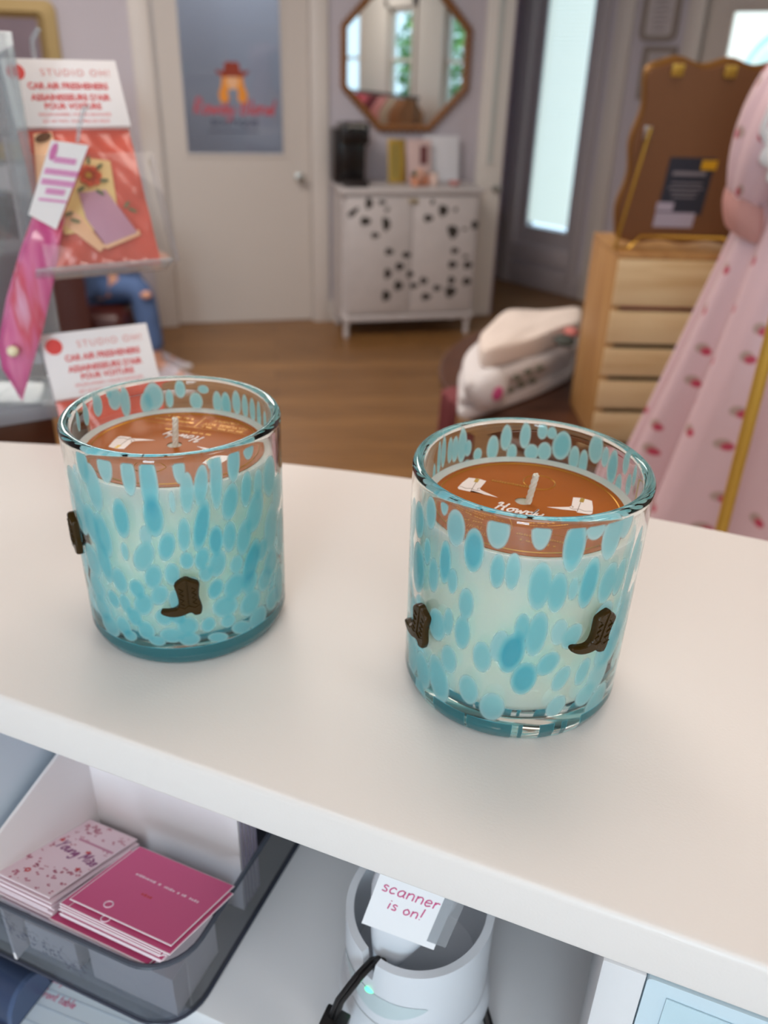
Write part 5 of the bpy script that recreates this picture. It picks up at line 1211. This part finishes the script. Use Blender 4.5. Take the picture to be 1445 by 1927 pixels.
part("base_ring", MB().lathe([(0, .001), (.030, .001), (.034, .004), (.0352, .012), (.0342, .0205), (.0325, .0225), (.0305, .0228), (.0305, .026), (0, .026)], 72), M_white_pl, scn)
wn = MB()
def win(u, v):
    a = radians(-150 + 88 * u); h_ = .013 * sin(pi * min(1, u * 1.0)) ** .7; zc_ = .043 - .006 * sin(pi * u); return ((SR_ + .0002) * cos(a), (SR_ + .0002) * sin(a), zc_ + h_ * (v - .5) )
part("light_window", wn.grid(win, 40, 5), pm("pale_window", (196, 212, 216), .2), scn)
led = NT("green_led"); led.p.inputs['Base Color'].default_value = lin((90, 255, 170)); led.p.inputs['Emission Color'].default_value = lin((80, 255, 160)); led.p.inputs['Emission Strength'].default_value = 2.2
a = radians(-109); part("led", MB().ball((SR_ * cos(a), SR_ * sin(a), .0435), (.0022, .0012, .0012), 12, 8), led.m, scn, label="small green light")
# scanner head sitting in the cradle
sh = thing("barcode_scanner", "white handheld scanner with a taped handwritten note, standing in the cradle", "scanner", tuple(CF @ (sc_c + Vector((0, 0, .027)))), CA)
u_ = Vector((1, .02, 0)).normalized(); dirn = Vector((.20, .20, 1)).normalized()
def head(u, v):
    a = 2 * pi * u; w_ = .003 + .0142 * min(1, v * 1.9) ** .7 + .002 * v; d_ = .005 + .007 * min(1, v * 2) ** .6; c_ = Vector((-.0085, -.0175, .018)) + dirn * (.085 * v)
    ca_, sa_ = cos(a), sin(a); sg = lambda q, p: (abs(q) ** p) * (1 if q >= 0 else -1)
    return c_ + u_ * w_ * sg(ca_, .7) + Vector((0, 1, -.2)).normalized() * d_ * sg(sa_, .7)
hm = MB().grid(head, 40, 30, True); hm.f.append(tuple(range(40))[::-1]); n = len(hm.v); hm.f.append(tuple(range(n - 40, n)))
part("housing", hm, M_white_pl, sh)
fwd = u_.cross(dirn).normalized()
if fwd.y > 0: fwd = -fwd
nb = Vector((-.0085, -.0175, .018)) + dirn * .0425 + fwd * .0118
Mn = frame_m(nb, u_, dirn, fwd)
part("paper_note", MB().box(-.0150, .0165, -.0135, .034, 0, .0004, 0, Mn), pm("note_paper", (240, 240, 242), .6), sh)
hn = MB()
for s_, y_ in (("scanner", .0085), ("is on!", .0005)):
    q = hand(s_, .0068 if s_ != "is on!" else .0062, .00027, .1); hn.add([Mn @ Vector((x, y + y_ - .0015, z + .0006)) for x, y, z in q.v], q.f)
part("handwriting", hn, pm("magenta_pen", (208, 72, 132), .5), sh)
part("tape", MB().box(.0125, .0205, -.010, .02, .0004, .0007, 0, Mn), acrylic("tape_film", (240, 242, 244), .95, .1, .15), sh)
cbx = thing("scanner_cable", "black scanner cable with a square ferrite block at the cradle's notch", "cable", tuple(CF @ sc_c), CA)
a = radians(-112); nx, ny = cos(a), sin(a)
part("wire", MB().tube([(nx * .020, ny * .020, .052), (nx * SR_ * .95, ny * SR_ * .95, .060), (nx * (SR_ + .006), ny * (SR_ + .006), .059), (nx * (SR_ + .013) - .003, ny * (SR_ + .013), .048), (nx * (SR_ + .015) - .005, ny * (SR_ + .015), .036)], .0011, 8).tube([(nx * .020 + .0022, ny * .020, .052), (nx * SR_ * .95 + .0022, ny * SR_ * .95, .060), (nx * (SR_ + .006) + .0022, ny * (SR_ + .006), .059), (nx * (SR_ + .013) - .001, ny * (SR_ + .013), .048), (nx * (SR_ + .015) - .003, ny * (SR_ + .015), .036)], .0011, 8), M_black, cbx)
part("ferrite_block", MB().box(-.0055, .0055, -.005, .005, -.010, .010, .001).xf(Matrix.Translation((nx * (SR_ + .015) - .004, ny * (SR_ + .015), .027)) @ Matrix.Rotation(radians(8), 4, 'Y')), M_black, cbx)
part("power_cord", MB().tube([(.031, .004, .012), (.038, -.004, .006), (.0415, -.018, .0025), (.040, -.034, .0025), (.034, -.046, .0025)], .0022, 8), M_black, cbx)
# pale blue drawer front right of the divider
dw = cthing("drawer_box", "pale blue drawer front in the right-hand cubby", "drawer")
part("front", MB().prism(rrect(.2562, .772, SH + .002, -.0238, .0015, 2), 0, .004, frame_m((0, .0045, 0), (1, 0, 0), (0, 0, 1), (0, -1, 0))), pm("pale_blue_plastic", (206, 226, 236), .4), dw)
part("body", MB().box(.258, .770, .0048, .19, SH + .002, -.026), pm("drawer_plastic", (200, 214, 222), .5), dw)
part("label_sheet", MB().prism([(.263, SH + .01), (.45, SH + .01), (.45, -.034), (.263, -.030)], 0, .0004, frame_m((0, .0003, 0), (1, 0, 0), (0, 0, 1), (0, -1, 0))), pm("ice_blue_sheet", (196, 222, 232), .5), dw)

# ------------------------------------------------------------------ acrylic display rack with car air fresheners
AZ = radians(60); RU = Vector((sin(AZ), cos(AZ), 0)); RN = Vector((RU.y, -RU.x, 0)); LEAN = .565
RW = Vector((0, 0, cos(LEAN))) - RN * sin(LEAN); RNN = RU.cross(RW)
BC = on_z(134, 744, 1.25); RB0 = (BC.x, BC.y, 0); RA = atan2(RU.y, RU.x)      # local x along RU, y away from viewer (-RN)
ped = thing("display_pedestal", "dark brown wooden pedestal under the clear display rack", "pedestal", RB0, RA)
part("column", MB().box(-.12, -.045, .0, .20, .04, 1.205, .004), M_darkwood, ped)
part("top_board", MB().box(-.128, -.018, -.010, .22, 1.2052, 1.2375, .003), M_darkwood, ped)
part("plinth", MB().box(-.126, -.03, -.008, .21, 0, .04, .003), M_darkwood, ped)
rack = thing("display_rack", "clear acrylic display rack holding car air fresheners at the left", "display rack", RB0, RA)
zb = 1.238
part("base_plate", MB().box(-.13, .0, -.014, .21, zb, zb + .011, .001), acrylic("base_acrylic", (222, 228, 242), .9, .05, .35), rack)
ztop = on_plane(28, 60, BC, RN).z
part("front_panel", MB().box(-.125, .0, -.002, .001, zb + .0112, ztop, .0004), M_acr, rack)
part("side_panel", MB().box(-.0115, -.0005, .0012, .055, zb + .0112, ztop, .0004), M_acr_soft, rack, label="thick right-hand edge panel")
part("back_panel", MB().box(-.125, -.0, .0552, .058, zb + .0112, ztop, .0004), M_acr, rack)
for q in (.05, .125, .205): part("shelf", MB().box(-.123, -.012, .0012, .054, zb + q, zb + q + .0025), M_acr, rack)
pe = []
p1 = on_y(303, 497, .65)                                  # lower right corner of the upper pack
p2t = on_y(270, 613, .662); PWD, PHT, PHD = .0800, .157, .0515
p2 = p2t - RW * PHT
def tier(p0, nm):
    o = thing("air_freshener_pack", nm[0], "packaged air freshener", p0, 0, "car air freshener packs on the rack")
    M_ = frame_m(p0, RU, RW, RNN)
    bag = MB()
    def f(u, v):
        x, y = -PWD + u * PWD, v * (PHT - PHD + .004); puff = .0052 * (sin(pi * u) ** .6) * (sin(pi * min(1, v * 1.02)) ** .5); return M_ @ Vector((x, y, .0018 + puff + .0006 * sin(31 * u + 5 * v) * sin(23 * v)))
    bag.grid(f, 34, 40); n = len(bag.v)
    bag.grid(lambda u, v: M_ @ Vector((-PWD * (1 - u), v * (PHT - PHD + .004), .0)), 2, 2)
    t_ = pm(nm[1], (226, 106, 90), .18, vary=.22, vscale=28, coat=.6)
    part("bag", bag, t_, o, world=True)
    hd = MB().box(-PWD - .001, .001, PHT - PHD, PHT, -.001, .0075, .0006, M_); part("header_card", hd, M_paper, o, world=True)
    tx = MB(); zz = .0078
    for s_, y_, sz, b_, sp in (("CAR AIR FRESHENERS", .0285, .0066, .00022, 1.0), ("ASSAINISSEURS D'AIR", .0198, .0066, .00022, 1.0), ("POUR VOITURE", .0132, .0062, .00022, 1.05), ("WILDFLOWERS / FLEURS SAUVAGES", .0078, .0036, 0, 1), ("SET OF TWO / ENSEMBLE DE DEUX", .0028, .0034, 0, 1)):
        q = text(s_, sz, bold=b_, spacing=sp); q.v = [(x * .90, y, z) for x, y, z in q.v]; tx.add([M_ @ Vector((x - PWD / 2 + .002, PHT - PHD + y_ + y, zz)) for x, y, z in q.v], q.f)
    part("lettering", tx, pm(nm[2], (222, 76, 76), .5), o, world=True)
    q = text("STUDIO OH!", .0074, spacing=1.25); sl_ = MB().add([M_ @ Vector((x - PWD / 2 + .0075, PHT - PHD + .0385, zz)) for x, y, z in q.v] if False else [M_ @ Vector((x - PWD / 2 + .0095, PHT - PHD + .0385 + y, zz)) for x, y, z in q.v], q.f)
    part("maker_name", sl_, pm(nm[3], (226, 140, 134), .5), o, world=True)
    part("seal", MB().prism([(-PWD + .0075 + .0062 * cos(k * pi / 16), PHT - .0105 + .0062 * sin(k * pi / 16)) for k in range(32)], .0075, .0079, M_), pm(nm[4], (222, 74, 70), .5), o, world=True)
    return o, M_
up_, Mu = tier(p1, ("upper coral car air freshener pack with floral shapes, on the top tier", "coral_film_a", "red_ink_a", "salmon_ink_a", "red_seal_a"))
lo_, Ml = tier(p2, ("lower car air freshener pack, its white header just above the left candle", "coral_film_b", "red_ink_b", "salmon_ink_b", "red_seal_b"))
def blob(pts, h, m, nm, parent=up_, M_=Mu): return part(nm, MB().prism(pts, .0072, .0072 + h, M_, bev=.0004), m, parent, world=True)
M_pb = pm("peach_freshener", (240, 190, 150), .4); M_yel = pm("butter_freshener", (240, 206, 140), .4); M_lil = pm("lilac_freshener", (196, 146, 166), .4)
el = lambda cx, cy, rx, ry, rot=0, n=22: [(cx + rx * cos(k * 2 * pi / n) * cos(rot) - ry * sin(k * 2 * pi / n) * sin(rot), cy + rx * cos(k * 2 * pi / n) * sin(rot) + ry * sin(k * 2 * pi / n) * cos(rot)) for k in range(n)]
uvp = lambda x, y: (lambda q: (q.x, q.y))(Mu.inverted() @ on_plane(x, y, p1, RNN))
blob([uvp(*q) for q in ((62, 262), (96, 258), (108, 300), (104, 370), (84, 420), (70, 380))], .0008, M_pb, "shaped_piece")
blob([uvp(*q) for q in ((100, 330), (150, 305), (205, 312), (222, 420), (215, 455), (180, 440), (120, 450))], .0006, M_yel, "shaped_piece")
blob([uvp(*q) for q in ((146, 372), (196, 366), (256, 446), (196, 470), (160, 420))], .0014, M_lil, "shaped_piece")
blob([uvp(*q) for q in ((186, 470), (200, 476), (262, 450), (258, 440))], .0012, M_pb, "shaped_piece")
blob([uvp(*q) for q in ((118, 430), (126, 400), (150, 415), (196, 472), (186, 482))], .0010, M_pb, "shaped_piece")
c0 = uvp(167, 341); pet = MB()
for k in range(7): a = k * 2 * pi / 7; pet.prism(el(c0[0] + .0042 * cos(a), c0[1] + .0042 * sin(a), .0042, .0034, a), .0082, .0094, Mu)
part("flower_print", pet, pm("poppy_orange", (226, 92, 52), .5), up_, world=True)
part("flower_centre", MB().prism(el(c0[0] - .001, c0[1], .0024, .0024), .0094, .0100, Mu), pm("poppy_centre", (206, 150, 50), .5), up_, world=True)
lv = MB()
for x, y, r_ in ((164, 312, 1.4), (184, 324, .6), (193, 350, 0), (186, 372, -.7), (150, 366, .5), (128, 412, .3), (140, 425, -.4), (235, 395, .8), (246, 405, -.5)): q = uvp(x, y); lv.prism(el(q[0], q[1], .0034, .0012, r_), .0088, .0094, Mu)
part("leaf_print", lv, pm("sage_print", (112, 118, 82), .6), up_, world=True)
hr = MB().prism(el(*uvp(80, 270), .0062, .0030, .35), .0084, .0092, Mu); part("hair_print", hr, pm("umber_print", (96, 60, 34), .6), up_, world=True)
# ledges under the packs and the slanted backs they rest on
for M_ in (Mu, Ml):
    part("ledge", MB().box(-PWD - .012, .006, -.003, -.0005, -.006, .014, .0005, M_), M_acr_soft, rack, world=True)
    part("slanted_back", MB().box(-PWD - .004, .006, -.003, PHT * .78, -.0052, -.0030, 0, M_), M_clear, rack, world=True)
part("pocket_front", MB().box(-PWD - .004, .012, -.002, .083, .0105, .0118, .0003, Mu), M_clear, rack, world=True)
part("pocket_side", MB().box(.0105, .0118, -.002, .083, -.003, .0105, .0003, Mu), M_clear, rack, world=True)
# slim pink pack hanging in front of the clear panel
PP = BC + RN * .022; ppx = lambda x, y, d=0.0: on_plane(x, y, PP + RN * d, RN)
sl_ = thing("lip_gloss_pack", "slim pink pouch with a white header hanging on the left of the rack", "packaged cosmetic", PP, 0)
def pouch(uv_pts, th):
    pts = [ppx(*q) for q in uv_pts]; n = len(pts); c = sum(pts, Vector()) / n
    vs = [p for p in pts] + [c + (p - c) * .86 + RN * th for p in pts] + [c + (p - c) * .5 + RN * th * 1.3 for p in pts] ; fs = []
    for a in range(2):
        for i in range(n): j = (i + 1) % n; fs.append((a * n + i, a * n + j, (a + 1) * n + j, (a + 1) * n + i))
    fs.append(tuple(2 * n + i for i in range(n))); fs.append(tuple(range(n))[::-1]); return MB().add(vs, fs)
t = NT("pink_pouch_film"); v = t.coord('Object', (60, 60, 8)); cc_ = t.ramp(t.noise(v, 1.2, 3), [(.3, lin((196, 74, 132))), (.48, lin((216, 120, 160))), (.6, lin((206, 84, 104))), (.72, lin((226, 176, 204)))])
t.link(cc_, t.p.inputs['Base Color']); t.p.inputs['Roughness'].default_value = .22; t.p.inputs['Coat Weight'].default_value = .6
part("pouch", pouch([(62, 405), (110, 428), (128, 385), (118, 450), (105, 520), (82, 620), (58, 700), (42, 756), (30, 735), (2, 690), (-6, 650), (10, 560), (36, 470)][:2] + [(124, 400), (116, 455), (104, 520), (82, 620), (58, 700), (42, 756), (30, 735), (4, 694), (-4, 650), (12, 560), (38, 470)], .006), t.m, sl_, world=True)
hp = [ppx(*q, .008) for q in ((97, 264), (167, 274), (106, 432), (54, 404))]; hc = MB(); hc.add(hp + [p - RN * .002 for p in hp], [(0, 3, 2, 1), (4, 5, 6, 7), (0, 1, 5, 4), (1, 2, 6, 5), (2, 3, 7, 6), (3, 0, 4, 7)]); part("header_card", hc, M_paper, sl_, world=True)
hx_ = (hp[1] - hp[0]).normalized(); hy_ = (hp[0] - hp[3]).normalized(); hM = frame_m((hp[0] + hp[1]) / 2 + RN * .0004, hx_, hy_, RN)
ink = MB(); HL = (hp[0] - hp[3]).length
for i, (w_, d_) in enumerate(((.008, .20), (.008, .24), (.012, .36), (.012, .40), (.012, .50), (.012, .54), (.007, .62), (.007, .66), (.010, .76))): ink.box(-w_ * .9, w_ * .9, -HL * d_ - .0018, -HL * d_, 0, .0003, 0, hM)
part("print", ink, pm("orchid_ink", (222, 146, 192), .5), sl_, world=True)
part("seal", MB().prism(el(-.009, -HL * .14, .0022, .0060), 0, .0004, hM), pm("orchid_seal", (208, 118, 170), .5), sl_, world=True)
part("bead", MB().ball(ppx(24, 661, .012), .0042, 14, 10), pm("cream_bead", (236, 222, 188), .4), sl_, world=True)
part("red_edge", MB().tube([ppx(164, 282, .006), ppx(140, 345, .006), ppx(108, 425, .006)], .0010, 6), pm("carmine_edge", (196, 52, 84), .4), sl_, world=True)
hk = ppx(146, 268, .006); part("hanger_tab", MB().tube([hk, ppx(150, 235, .004), ppx(158, 205, .0), ppx(165, 200, -.02)], .0016, 8), M_acr_soft, sl_, world=True)
# small clear peg above the packs
part("peg", MB().tube([Mu @ Vector((-.055, PHT + .004, -.006)), Mu @ Vector((-.055, PHT + .016, .004)), Mu @ Vector((-.050, PHT + .020, .012))], .0022, 10), M_acr_soft, rack, world=True)
